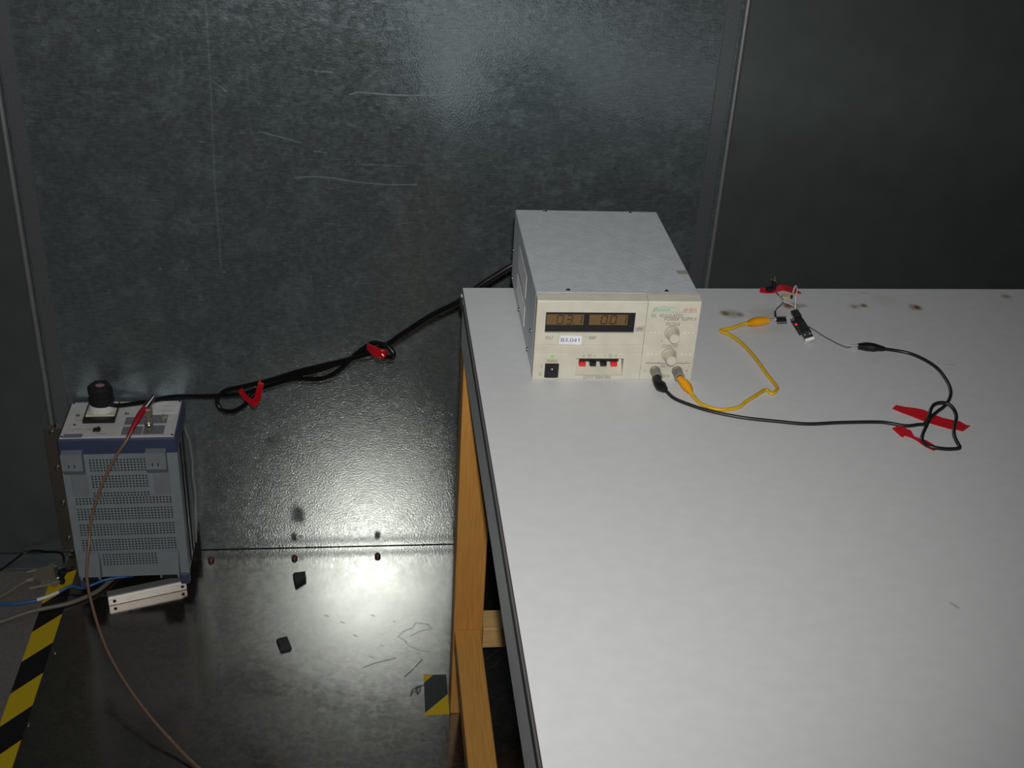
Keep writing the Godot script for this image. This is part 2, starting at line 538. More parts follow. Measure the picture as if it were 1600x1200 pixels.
# ---------------------------------------------------------------- room
func build_room() -> void:
	var V2 := func(x: float, y: float) -> Vector2: return Vector2(x, y)
	var n := 1024
	# --- back wall
	var origin := Vector2(-0.592, 1.2)
	var size := Vector2(1.231, -1.2)
	var marks := PackedFloat32Array()
	marks.resize(n * n)
	var rng := RandomNumberGenerator.new()
	rng.seed = 11
	for d in [[-0.053, 1.07, .02], [0.007, 1.063, .025], [0.074, 1.024, .02], [0.024, 0.976, .02], [0.075, 0.944, .025], [0.205, 0.98, .03], [0.289, 0.949, .045], [0.24, 0.925, .03], [0.477, 0.93, .025], [0.518, 0.976, .02], [0.549, 0.908, .03]]:
		smudge(marks, n, origin, size, Vector2(d[0], d[1]), d[2], rng)
	for d in [[-0.342, 0.924, .03], [-0.424, 1.018, .02], [-0.308, 1.073, .03], [-0.201, 1.091, .03], [-0.46, 0.932, .03], [-0.341, 1.041, .02], [0.521, 0.849, .03], [0.472, 0.872, .03], [0.374, 0.799, .05], [0.338, 0.81, .04], [0.42, 0.76, .04], [-0.3, 0.72, .03], [-0.05, 1.11, .04]]:
		smudge(marks, n, origin, size, Vector2(d[0], d[1]), d[2], rng)
	for k in 70:
		var p := Vector2(rng.randf_range(-0.57, 0.62), rng.randf_range(0.3, 1.18))
		stroke(marks, n, n, [p], origin, size, rng.randf_range(0.6, 1.3), rng.randf_range(0.06, 0.28))
	for k in 40:
		var p := Vector2(rng.randf_range(-0.4, 0.3), rng.randf_range(0.7, 1.18))
		stroke(marks, n, n, [p, p + Vector2(rng.randf_range(0.01, 0.05), rng.randf_range(-0.006, 0.004))], origin, size, 0.5, rng.randf_range(0.08, 0.2))
	for s in [[-0.233, .958], [-0.219, .983], [-0.428, 1.052], [0.446, 1.062], [0.412, 1.053], [-0.256, .626], [-0.302, .578], [-0.323, .632], [-0.368, .632]]:
		stroke(marks, n, n, [Vector2(s[0], s[1])], origin, size, 1.5, 0.55)
	stroke(marks, n, n, [V2.call(-.027, .956), V2.call(-.016, .960), V2.call(.001, .960), V2.call(.042, .957), V2.call(.085, .957), V2.call(.14, .96), V2.call(.16, .962)], origin, size, 0.8, 0.75)
	stroke(marks, n, n, [V2.call(.16, .962), V2.call(.189, .965), V2.call(.249, .975)], origin, size, 0.6, 0.3)
	stroke(marks, n, n, [V2.call(-.123, .807), V2.call(-.091, .81), V2.call(-.058, .807), V2.call(-.014, .8), V2.call(.042, .796), V2.call(.087, .797)], origin, size, 0.7, 0.5)
	stroke(marks, n, n, [V2.call(-.181, .889), V2.call(-.111, .87)], origin, size, 0.6, 0.4)
	stroke(marks, n, n, [V2.call(-.09, .856), V2.call(-.069, .853)], origin, size, 0.6, 0.4)
	stroke(marks, n, n, [V2.call(-.086, .995), V2.call(-.054, .993)], origin, size, 0.6, 0.45)
	stroke(marks, n, n, [V2.call(-.013, .833), V2.call(.07, .831)], origin, size, 0.5, 0.3)
	stroke(marks, n, n, [V2.call(.096, .977), V2.call(.128, .979)], origin, size, 0.5, 0.3)
	stroke(marks, n, n, [V2.call(-.255, 1.19), V2.call(-.255, 1.104), V2.call(-.256, .98), V2.call(-.261, .802), V2.call(-.261, .632)], origin, size, 1.2, 0.16)
	stroke(marks, n, n, [V2.call(-.083, 1.079), V2.call(-.042, 1.07), V2.call(.01, 1.065), V2.call(.057, 1.068)], origin, size, 2.5, 0.16)
	stroke(marks, n, n, [V2.call(-.254, .975), V2.call(-.233, .958)], origin, size, 0.6, 0.3)
	for s in [[-0.193, .266, 9.0, -0.4], [-0.142, .096, 8.0, -0.4], [-0.14, 0.03, 6.0, -0.3]]:
		stroke(marks, n, n, [Vector2(s[0], s[1])], origin, size, s[2], s[3])
	var sheet := sheet_material(marks, n, n, 21, Color8(152, 166, 170), Color8(132, 146, 150), 0.235, 0.83, 0.07, 0.18, 0.8)
	var wall := structure("wall_back")
	# panel faces carry the mapping of the marks; the sheets are folded at their edges
	part("panel", panel_mesh(-0.590, 0.637, 0.002, 2.55, 0.0, origin, size), sheet, wall)
	part("panel", panel_mesh(-2.3, -0.594, 0.002, 2.55, -0.001, Vector2(-2.3, 2.55), Vector2(1.7, -2.55)), M.smooth_sheet, wall)
	part("panel", panel_mesh(0.645, 2.7, 0.002, 2.55, -0.012, Vector2(0.645, 2.55), Vector2(2.0, -2.55)), M.smooth_sheet, wall)
	part("backing", box(mb(), V(0.2, 1.275, -0.08), V(5.2, 2.6, 0.1), 0.0), M.plain_metal, wall)
	# left seam: a rolled lip, a groove and a cover strip that ends above the floor
	part("seam_lip", tube(mb(), [V(-0.596, 0.31, 0.003), V(-0.596, 1.4, 0.003), V(-0.596, 2.55, 0.003)], 0.006, 8, 1), M.lip, wall)
	part("cover_strip", box(mb(), V(-0.574, 1.43, 0.001), V(0.026, 2.24, 0.004), 0.001), M.flange, wall)
	part("cover_strip", box(mb(), V(-0.597, 0.155, 0.001), V(0.036, 0.29, 0.003), 0.001), M.rust_strip, wall)
	for y: float in [0.29, 0.209, 0.126, 0.039]:
		part("bolt", lathe(mb(), [Vector2(0.0045, 0), Vector2(0.0045, 0.003), Vector2(0.003, 0.005), Vector2(0, 0.0055)], Transform3D(Basis(Vector3.RIGHT, PI / 2), V(-0.599, y, 0.0025)), 10), M.steel, wall)
	# right seam
	part("seam_lip", tube(mb(), [V(0.641, 0.0, 0.004), V(0.641, 1.4, 0.004), V(0.641, 2.55, 0.004)], 0.0055, 8, 1), M.lip, wall)
	part("cover_strip", box(mb(), V(0.618, 1.275, 0.001), V(0.026, 2.55, 0.004), 0.001), M.flange, wall)

	# --- other walls and ceiling
	part("panel", box(mb(), V(-2.35, 1.275, 2.1), V(0.1, 2.6, 4.4), 0.0), M.plain_metal, structure("wall_left"))
	part("panel", box(mb(), V(2.75, 1.275, 2.1), V(0.1, 2.6, 4.4), 0.0), M.plain_metal, structure("wall_right"))
	part("panel", box(mb(), V(0.2, 1.275, 4.35), V(5.2, 2.6, 0.1), 0.0), M.plain_metal, structure("wall_front"))
	part("panel", box(mb(), V(0.2, 2.6, 2.1), V(5.2, 0.1, 4.6), 0.0), M.plain_metal, structure("ceiling"))

	# --- floor
	var floor_node := structure("floor")
	var fo := Vector2(-0.6, 0.0)
	var fs := Vector2(1.3, 1.3)
	var fm := PackedFloat32Array()
	fm.resize(n * n)
	stroke(fm, n, n, [V2.call(.053, .279), V2.call(.064, .264), V2.call(.083, .254), V2.call(.087, .241), V2.call(.111, .246), V2.call(.118, .259), V2.call(.091, .267), V2.call(.076, .279)], fo, fs, 1.1, -0.26)
	stroke(fm, n, n, [V2.call(.053, .279), V2.call(.066, .291), V2.call(.072, .305), V2.call(.092, .318), V2.call(.112, .324)], fo, fs, 1.1, -0.22)
	stroke(fm, n, n, [V2.call(-.012, .359), V2.call(.009, .348), V2.call(.048, .337)], fo, fs, 0.8, -0.45)
	stroke(fm, n, n, [V2.call(.063, .386), V2.call(.079, .367), V2.call(.096, .343)], fo, fs, 0.8, -0.6)
	for q in [[.072, .435, .076, .419], [.083, .413, .084, .434], [.088, .418, .092, .41], [.076, .419, .1, .408], [.086, .43, .09, .42], [.08, .425, .088, .41]]:
		stroke(fm, n, n, [Vector2(q[0], q[1]), Vector2(q[2], q[3])], fo, fs, 1.3, -0.8)
	stroke(fm, n, n, [V2.call(-.207, .329), V2.call(-.147, .357), V2.call(-.065, .418), V2.call(.025, .447), V2.call(.082, .426)], fo, fs, 5.0, -0.10)
	stroke(fm, n, n, [V2.call(-.279, .399), V2.call(-.2, .411), V2.call(-.121, .431), V2.call(-.042, .466)], fo, fs, 8.0, -0.10)
	for q in [[-.253, .263], [-.085, .211], [-.055, .231], [.004, .215], [.046, .235], [-.03, .27], [.02, .3], [.0, .33], [.03, .34]]:
		stroke(fm, n, n, [Vector2(q[0], q[1]), Vector2(q[0] + 0.006, q[1] + 0.004)], fo, fs, 1.3, -0.3)
	for k in 26:   # swept scratches
		var c := Vector2(rng.randf_range(-0.1, 0.1), rng.randf_range(0.05, 0.25))
		var r := rng.randf_range(0.14, 0.45)
		var a0 := rng.randf_range(0.3, 2.2)
		var arc := []
		for j in 8:
			arc.append(c + Vector2(cos(a0 + j * 0.09), sin(a0 + j * 0.09)) * r)
		stroke(fm, n, n, arc, fo, fs, 0.6, rng.randf_range(0.05, 0.16))
	stroke(fm, n, n, [V2.call(.043, .516), V2.call(.079, .503), V2.call(.125, .488)], fo, fs, 0.8, 0.35)
	for k in 60:
		var p := Vector2(rng.randf_range(-0.55, 0.14), rng.randf_range(0.02, 0.6))
		stroke(fm, n, n, [p], fo, fs, rng.randf_range(0.5, 1.2), rng.randf_range(-0.4, 0.3))
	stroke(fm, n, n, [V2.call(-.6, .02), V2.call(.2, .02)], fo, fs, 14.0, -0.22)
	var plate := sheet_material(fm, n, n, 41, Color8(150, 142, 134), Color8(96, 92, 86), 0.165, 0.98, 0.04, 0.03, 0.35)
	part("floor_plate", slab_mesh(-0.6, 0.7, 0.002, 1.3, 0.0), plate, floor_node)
	part("floor_plate", slab_mesh(0.7, 2.7, 0.002, 4.3, 0.0), M.plain_metal, floor_node)
	part("floor_plate", slab_mesh(-0.6, 0.7, 1.3, 4.3, 0.0), M.plain_metal, floor_node)
	part("floor_covering", slab_mesh(-2.3, -0.6, 0.0535, 4.3, 0.0), M.vinyl, floor_node, "dull grey floor covering left of the striped tape")
	part("threshold_strip", box(mb(), V(-1.455, 0.0, 0.0262), V(1.71, 0.006, 0.0505), 0.001), M.flange, floor_node)
	part("subfloor", box(mb(), V(0.2, -0.07, 2.1), V(5.2, 0.1, 4.6), 0.0), M.dull_black, floor_node)
	for x: float in [-0.318, -0.151, 0.018, 0.187]:
		var at := V(x, 0.0, 0.036)
		part("bolt", lathe(mb(), [Vector2(0.0062, 0), Vector2(0.0062, 0.0045), Vector2(0.0045, 0.0075), Vector2(0, 0.0085)], Transform3D(Basis.IDENTITY, at), 12), M.rust, floor_node)
	for q in [[-0.573, 0.294], [-0.579, 0.47]]:
		part("bolt", lathe(mb(), [Vector2(0.003, 0), Vector2(0.003, 0.001), Vector2(0, 0.002)], Transform3D(Basis.IDENTITY, V(q[0] + 0.004, 0.0, q[1])), 10), M.steel, floor_node)


func smudge(marks: PackedFloat32Array, n: int, origin: Vector2, size: Vector2, at: Vector2, r: float, rng: RandomNumberGenerator) -> void:
	for k in 7:
		var p := at + Vector2(rng.randf_range(-r, r), rng.randf_range(-r, r) * 0.7)
		var q := p + Vector2(rng.randf_range(-r, r) * 0.7, rng.randf_range(-r, r) * 0.25)
		stroke(marks, n, n, [p, q], origin, size, rng.randf_range(4.0, 11.0), rng.randf_range(0.04, 0.13))


func panel_mesh(x0: float, x1: float, y0: float, y1: float, z: float, origin: Vector2, size: Vector2) -> SurfaceTool:
	var st := mb()
	var c := [V(x0, y0, z), V(x1, y0, z), V(x1, y1, z), V(x0, y1, z)]
	var uv := []
	for p in c:
		uv.append(Vector2((p.x - origin.x) / size.x, (p.y - origin.y) / size.y))
	tri(st, c[0], c[1], c[2], Vector3.BACK, uv[0], uv[1], uv[2])
	tri(st, c[0], c[2], c[3], Vector3.BACK, uv[0], uv[2], uv[3])
	var d := V(0, 0, -0.02)
	for k in 4:
		quad(st, c[k], c[(k + 1) % 4], c[(k + 1) % 4] + d, c[k] + d, [Vector3.DOWN, Vector3.RIGHT, Vector3.UP, Vector3.LEFT][k])
	return st


func slab_mesh(x0: float, x1: float, z0: float, z1: float, y: float) -> SurfaceTool:
	var st := mb()
	var c := [V(x0, y, z0), V(x1, y, z0), V(x1, y, z1), V(x0, y, z1)]
	var uv := [Vector2(0, 0), Vector2(1, 0), Vector2(1, 1), Vector2(0, 1)]
	tri(st, c[0], c[1], c[2], Vector3.UP, uv[0], uv[1], uv[2])
	tri(st, c[0], c[2], c[3], Vector3.UP, uv[0], uv[2], uv[3])
	var d := V(0, -0.018, 0)
	for k in 4:
		quad(st, c[k], c[(k + 1) % 4], c[(k + 1) % 4] + d, c[k] + d, [Vector3.FORWARD, Vector3.RIGHT, Vector3.BACK, Vector3.LEFT][k])
	return st


# ---------------------------------------------------------------- table
func build_table() -> void:
	var x0 := 0.139
	var x1 := 1.75
	var z0 := 0.433
	var z1 := 1.62
	var t := thing("workbench", "large white-topped workbench on orange-brown wooden legs and rails", "table", V((x0 + x1) / 2, 0, (z0 + z1) / 2))
	var o := t.position
	# the top's laminate with its burns
	var n := 1024
	var stains := PackedFloat32Array()
	stains.resize(n * n)
	var og := Vector2(x0, z0)
	var sz := Vector2(x1 - x0, z1 - z0)
	var rng := RandomNumberGenerator.new()
	rng.seed = 5
	for s in [[.521, .517, .013, .012, .34], [.51, .515, .006, .008, .6], [.532, .520, .005, .006, .4], [.611, .49, .006, .010, .75], [.622, .491, .009, .009, .5], [.636, .49, .006, .006, .3], [.715, .492, .010, .007, .25], [.729, .490, .005, .006, .7], [.712, .495, .003, .004, .4], [.806, .496, .009, .010, .5], [.81, .496, .004, .006, .6], [.968, .458, .008, .007, .4], [.575, .517, .030, .02, .13], [.77, .47, .02, .02, .06], [.56, .56, .03, .02, .08]]:
		burn(stains, n, og, sz, s)
	stroke(stains, n, n, [Vector2(.741, .445), Vector2(.752, .447)], og, sz, 2.0, 0.25)
	stroke(stains, n, n, [Vector2(.569, 1.155), Vector2(.573, 1.162)], og, sz, 1.5, 0.25)
	stroke(stains, n, n, [Vector2(.776, .67), Vector2(.79, .671)], og, sz, 0.7, 0.3)
	var speck := noise_bytes(71, 0.05, n, n)
	var col := PackedByteArray()
	col.resize(n * n * 3)
	for i in n * n:
		var k := 0.985 + speck[i] / 255.0 * 0.03
		var b := stains[i]
		col[i * 3] = int(clampf(lerpf(211.0 * k, 92.0, b), 0, 255))
		col[i * 3 + 1] = int(clampf(lerpf(214.0 * k, 58.0, b), 0, 255))
		col[i * 3 + 2] = int(clampf(lerpf(216.0 * k, 26.0, b), 0, 255))
	var top := StandardMaterial3D.new()
	top.albedo_texture = ImageTexture.create_from_image(Image.create_from_data(n, n, false, Image.FORMAT_RGB8, col))
	top.roughness = 0.5
	top.normal_enabled = true
	part("tabletop", slab_mesh(x0 - o.x, x1 - o.x, z0 - o.z, z1 - o.z, TABLE), top, t)
	top.normal_enabled = false
	part("top_rim", box(mb(), V(0, TABLE - 0.0175, 0), V(x1 - x0 - 0.0008, 0.034, z1 - z0 - 0.0008), 0.0005), M.edge_band, t)
	part("edge_trim", box(mb(), V(0, TABLE - 0.0025, 0), V(x1 - x0 + 0.001, 0.003, z1 - z0 + 0.001), 0.0005), M.top_rim, t)
	# apron under the rim
	for s in [[-1.0], [1.0]]:
		part("apron", box(mb(), V(s[0] * ((x1 - x0) / 2 - 0.008), 0.737, 0), V(0.015, 0.062, z1 - z0), 0.001), M.apron, t)
		part("apron", box(mb(), V(0, 0.737, s[0] * ((z1 - z0) / 2 - 0.008)), V(x1 - x0 - 0.04, 0.062, 0.014), 0.001), M.apron, t)
	for sx: float in [-1.0, 1.0]:
		for sz2: float in [-1.0, 1.0]:
			part("leg", box(mb(), V(sx * ((x1 - x0) / 2 - 0.0255), 0.353, sz2 * ((z1 - z0) / 2 - 0.0255)), V(0.049, 0.706, 0.051), 0.0012), M.wood_up, t)
	# stretcher rails between the legs
	for sx: float in [-1.0, 1.0]:
		part("rail", box(mb(), V(sx * ((x1 - x0) / 2 - 0.0245), 0.170, 0), V(0.043, 0.042, z1 - z0 - 0.104), 0.0012), M.wood_along, t)
	for s: float in [-1.0, 1.0]:
		part("rail", box(mb(), V(0, 0.170, s * ((z1 - z0) / 2 - 0.026)), V(x1 - x0 - 0.102, 0.042, 0.048), 0.0012), M.wood_across, t)
	part("corner_bracket", box(mb(), V(x0 - o.x - 0.002, TABLE - 0.016, z0 - o.z + 0.014), V(0.004, 0.02, 0.012), 0.001), M.steel, t)


func burn(buf: PackedFloat32Array, n: int, og: Vector2, sz: Vector2, s: Array) -> void:
	var cx: float = (s[0] - og.x) / sz.x * n
	var cy: float = (s[1] - og.y) / sz.y * n
	var rx: float = s[2] / sz.x * n * 1.6
	var ry: float = s[3] / sz.y * n * 1.6
	for y in range(maxi(0, int(cy - ry)), mini(n, int(cy + ry) + 1)):
		for x in range(maxi(0, int(cx - rx)), mini(n, int(cx + rx) + 1)):
			var f := 1.0 - Vector2((x - cx) / rx, (y - cy) / ry).length()
			if f > 0.0:
				var k := y * n + x
				buf[k] = minf(0.9, buf[k] + f * f * (3.0 - 2.0 * f) * s[4])


# ---------------------------------------------------------------- power supply
func build_supply() -> void:
	var t := thing("power_supply", "grey and beige bench power supply with two dark displays, standing on the white workbench", "power supply", V(0.311, TABLE, 0.706), -0.016)
	# sheet metal cover
	var st := mb()
	box(st, mm(0, 60.5, -153), mm(206.5, 109, 276), 0.0012)
	part("casing", st, M.case, t)
	for q in [[-84, -40], [84, -40], [-84, -260], [84, -260]]:
		part("foot", lathe(mb(), [Vector2(0.007, 0), Vector2(0.008, 0.0062), Vector2(0.0, 0.0062)], Transform3D(Basis.IDENTITY, mm(q[0], 0, q[1])), 14), M.dull_black, t)
	# moulded bezel, its upper edge sloping back
	var turn := Transform3D(Basis(Vector3.UP, PI / 2), mm(-103, 0, 0))   # x of the outline runs back along -z
	# the display window and the terminal recess are left open by building the bezel of bars
	var bez := mb()
	prism(bez, [Vector2(0.0, 0.0956), Vector2(0.0, 0.110), Vector2(0.0008, 0.1114), Vector2(0.014, 0.1146), Vector2(0.016, 0.1146), Vector2(0.016, 0.0956)], 0.0, 0.1382, turn)
	prism(bez, [Vector2(0.0, 0.051), Vector2(0.0, 0.0672), Vector2(0.016, 0.0672), Vector2(0.016, 0.051)], 0.0, 0.1382, turn)
	prism(bez, [Vector2(0.0, 0.0672), Vector2(0.0, 0.0956), Vector2(0.016, 0.0956), Vector2(0.016, 0.0672)], 0.0, 0.0116, turn)
	prism(bez, [Vector2(0.0, 0.0672), Vector2(0.0, 0.0956), Vector2(0.016, 0.0956), Vector2(0.016, 0.0672)], 0.1245, 0.1382, turn)
	part("bezel", bez, M.beige, t)
	# lower panel with ribs, open where the spring terminals sit
	var low := mb()
	prism(low, [Vector2(-0.0006, 0.031), Vector2(-0.0006, 0.0393), Vector2(0.0002, 0.0397), Vector2(0.0002, 0.0402), Vector2(-0.0006, 0.0406), Vector2(-0.0006, 0.0421), Vector2(0.0002, 0.0425), Vector2(0.0002, 0.0431), Vector2(-0.0006, 0.0435), Vector2(-0.0006, 0.0451), Vector2(0.0002, 0.0455), Vector2(0.0002, 0.0461), Vector2(-0.0006, 0.0465), Vector2(-0.0006, 0.0502), Vector2(0.0004, 0.0508), Vector2(0.016, 0.0508), Vector2(0.016, 0.031)], 0.0, 0.1382, turn)
	prism(low, [Vector2(-0.0006, 0.001), Vector2(0.0, 0.0), Vector2(0.016, 0.0), Vector2(0.016, 0.0065), Vector2(-0.0006, 0.0065)], 0.0, 0.1382, turn)
	for z in [[0.0, 0.0545], [0.1155, 0.1382]]:
		prism(low, [Vector2(-0.0006, 0.0065), Vector2(-0.0006, 0.031), Vector2(0.016, 0.031), Vector2(0.016, 0.0065)], z[0], z[1], turn)
	part("lower_panel", low, M.beige, t)
	var ctl := mb()
	prism(ctl, [Vector2(-0.0004, 0.001), Vector2(0.0006, 0), Vector2(0.016, 0), Vector2(0.016, 0.1150), Vector2(0.014, 0.1150), Vector2(0.0004, 0.1117), Vector2(-0.0004, 0.110)], 0.1386, 0.206, turn)
	part("control_panel", ctl, M.beige, t)
	# display
	var win := part("display_window", box(mb(), mm(-35, 81.4, -4.7), mm(113, 28.4, 4), 0.0003), M.window_black, t)
	var lcd_a := part("lcd_screen", box(mb(), mm(-66.5, 84.3, -2.4), mm(47, 14.6, 0.6), 0.0002), M.lcd, win)
	part("lcd_screen", box(mb(), mm(-11.8, 84.3, -2.4), mm(49, 14.6, 0.6), 0.0002), M.lcd, win)
	part("indicator_light", box(mb(), mm(16.5, 75.6, -2.4), mm(3, 1.4, 0.6), 0.0003), M.dim_red, win)
	for q in [["0", -72.9, 84.6], ["3", -61.2, 84.6], [".", -54.8, 79.4], ["1", -49.4, 84.6], ["0", -17.3, 84.6], [".", -11.6, 79.4], ["0", -5.6, 84.6], ["1", 6.8, 84.6]]:
		digit(win, q[0], q[1], q[2])
	# asset sticker
	var stick := part("label_sticker", box(mb(), mm(-58, 57, 0.2), mm(28, 12.4, 0.4), 0.0001, Basis(Vector3.BACK, -0.02)), M.paper, t)
	lettering("lettering", "B3.041", 4.8, 23.5, mm(-58, 57, 0.45), M.ink_dark, stick, Basis(Vector3.BACK, -0.02))
	# print
	for q in [["VOLT", 3.2, 10.2, -85, 60, .05], ["AMP", 3.2, 9.2, -30.2, 60.2, .05], ["POWER", 2.2, 13.4, -79.4, 27, .65], ["I", 3.2, 0, -92.5, 19.1, .65], ["O", 3.2, 0, -93, 8.5, .65],
			["+", 2.6, 0, -39.2, 34.8, .65], ["12V", 2.2, 5.4, -32.4, 34.8, .65], ["−", 2.6, 0, -25.4, 34.8, .65], ["−", 2.6, 0, -12, 34.8, .65], ["5V", 2.2, 3.8, -5.3, 34.8, .65], ["+", 2.6, 0, 1.9, 34.8, .65],
			["OUTPUT 500mA MAX", 2.5, 36, -19.7, 3.7, .65], ["DC  REGULATED", 3.0, 40.2, 61.5, 92.1, .45], ["POWER  SUPPLY", 3.0, 41.0, 78.9, 87.4, .45], ["VOLTAGE", 3.2, 18.8, 70.2, 80.3, .45], ["CURRENT", 3.0, 20.2, 70.2, 49.0, .45],
			["OUTPUT", 2.9, 17.2, 69.5, 20.5, .45], ["30V/5A", 2.8, 11.5, 69.5, 5.0, .45], ["−", 4.0, 0, 41.7, 13.1, .45], ["+", 4.0, 0, 96.4, 12.9, .45]]:
		lettering("lettering", q[0], q[1], q[2], mm(q[3], q[4], q[5]), M.ink, t)
	lettering("lettering", "CURRENT", 1.7, 11.5, mm(28.3, 74.0, 0.05), M.ink_blue, t)
	lettering("lettering", "LIMITED", 1.7, 10, mm(28.3, 71.4, 0.05), M.ink_blue, t)
	lettering("lettering", "Manson", 4.6, 21, mm(54, 100.5, 0.45), M.teal_ink, t, Basis(Vector3.BACK, 0.03))
	part("logo_stroke", tube(mb(), [mm(41.5, 97.6, 0.5), mm(44.0, 100, 0.5), mm(46.5, 103.6, 0.5), mm(58, 104.2, 0.5), mm(70, 103.6, 0.5)], 0.0002, 6, 4), M.teal_ink, t)
	part("logo_stroke", box(mb(), mm(69, 97.0, 0.45), mm(54, 0.3, 0.1), 0.0), M.teal_ink, t)
	lettering("lettering", "NP-9615", 5.0, 16.2, mm(89.8, 99.9, 0.45), M.red_ink, t)
	part("printed_rule", box(mb(), mm(70, 24.4, 0.45), mm(58, 0.8, 0.1), 0.0), M.ink, t)
	# knobs with their dimples
	for y: float in [68.0, 36.5]:
		var k := part("knob", lathe(mb(), [Vector2(0.0090, 0), Vector2(0.0088, 0.002), Vector2(0.0083, 0.0022), Vector2(0.0072, 0.010), Vector2(0.0066, 0.0165), Vector2(0.0061, 0.0172), Vector2(0, 0.0172)], Transform3D(Basis(Vector3.RIGHT, PI / 2), mm(70.5, y, 0.4)), 28), M.beige, t)
		part("knob_collar", lathe(mb(), [Vector2(0.0098, 0), Vector2(0.0098, 0.0006), Vector2(0.0086, 0.0007)], Transform3D(Basis(Vector3.RIGHT, PI / 2), mm(70.5, y, 0.4)), 28), M.beige_dark, k)
		for x: float in [43.4, 48.6, 53.8, 87.0, 92.4, 97.8]:
			part("dimple", lathe(mb(), [Vector2(0.0013, 0), Vector2(0.0010, 0.0006), Vector2(0, 0.0008)], Transform3D(Basis(Vector3.RIGHT, PI / 2), mm(x, y + 0.2, 0.4)), 10), M.beige_light, t)
		lettering("lettering", "•", 3.0, 0, mm(58.5, y - 11.5, 0.45), M.ink, t)
	# power switch and lamp
	var sw := part("switch_frame", box(mb(), mm(-79, 13.5, 1.0), mm(17.8, 20.2, 2.4), 0.0006), M.black, t)
	part("rocker", prism(mb(), [Vector2(-0.009, 0.0), Vector2(-0.009, 0.0042), Vector2(0.0, 0.0022), Vector2(0.009, 0.0026), Vector2(0.009, 0.0)], -0.0062, 0.0062, Transform3D(Basis(V(0, -1, 0), V(0, 0, 1), V(-1, 0, 0)), mm(-79, 13.5, 1.2))), M.cord, sw)
	part("rocker_dot", lathe(mb(), [Vector2(0.0011, 0), Vector2(0.0009, 0.0004), Vector2(0, 0.0005)], Transform3D(Basis(Vector3.RIGHT, PI / 2), mm(-79, 17.2, 4.2)), 10), M.white, sw)
	part("power_lamp", lathe(mb(), [Vector2(0.0023, 0), Vector2(0.0022, 0.0012), Vector2(0.0014, 0.0024), Vector2(0, 0.0028)], Transform3D(Basis(Vector3.RIGHT, PI / 2), mm(-79.4, 33.4, 0.6)), 14), M.green_led, t)
	# spring terminals
	var rec := part("terminal_block", prism(mb(), [Vector2(0.0145, 0.031), Vector2(0.0145, 0.018), Vector2(0.0002, 0.0067), Vector2(0.016, 0.0065), Vector2(0.016, 0.031)], 0.0545, 0.1155, turn), M.beige, t)
	part("terminal_bar", box(mb(), mm(-18, 27.2, -9), mm(50, 6.4, 10), 0.0004), M.black, rec)
	for q in [[-39.6, 1], [-26.0, 0], [-12.4, 0], [1.2, 1]]:
		part("terminal_tab", box(mb(), mm(q[0], 21.6, -4.5), mm(8.2, 5.6, 8), 0.0006), M.red if q[1] else M.black, rec)
	# binding posts
	for x: float in [54.8, 83.4]:
		var post := part("binding_post", lathe(mb(), [Vector2(0.0068, 0), Vector2(0.0068, 0.003), Vector2(0.0061, 0.0034), Vector2(0.0064, 0.017), Vector2(0.0058, 0.018), Vector2(0.0036, 0.018), Vector2(0.0032, 0.012), Vector2(0, 0.012)], Transform3D(Basis(Vector3.RIGHT, PI / 2), mm(x, 13.5, 0.4)), 24), M.post_grey, t)
		part("socket", lathe(mb(), [Vector2(0.0031, 0.0122), Vector2(0, 0.0123)], Transform3D(Basis(Vector3.RIGHT, PI / 2), mm(x, 13.5, 0.4)), 16), M.dull_black, post)
	# screws and side labels
	var screw := [Vector2(0.0031, 0), Vector2(0.0030, 0.0009), Vector2(0.0016, 0.0018), Vector2(0, 0.002)]
	for q in [[-62.6, -23.0], [62.0, -22.6], [-61.1, -286.0], [62.5, -286.0]]:
		part("screw", lathe(mb(), screw, Transform3D(Basis.IDENTITY, mm(q[0], 115, q[1])), 12), M.steel, t)
	for q in [[55.2, -283.0], [12.0, -280.0], [12.0, -176.0], [47.8, -42.4], [11.0, -60.9]]:
		part("screw", lathe(mb(), screw, Transform3D(Basis(Vector3.BACK, PI / 2), mm(-103.2, q[0], q[1])), 12), M.dark_screw, t)
	part("side_label", prism(mb(), [Vector2(-.215, .0908), Vector2(-.1137, .0906), Vector2(-.1155, .058), Vector2(-.2178, .0605)], 0.0, 0.0004, Transform3D(Basis(V(0, 0, 1), V(0, 1, 0), V(-1, 0, 0)), mm(-103.2, 0, 0))), M.grey_label, t)
	part("side_label", prism(mb(), [Vector2(-.2193, .0467), Vector2(-.1140, .0463), Vector2(-.1125, .0175), Vector2(-.2175, .0215)], 0.0, 0.0004, Transform3D(Basis(V(0, 0, 1), V(0, 1, 0), V(-1, 0, 0)), mm(-103.2, 0, 0))), M.grey_label, t)
	part("old_sticker_mark", box(mb(), mm(95, 115.05, -80), mm(13, 0.2, 12), 0.0), M.beige_dark, t, "faint grey sticker trace")


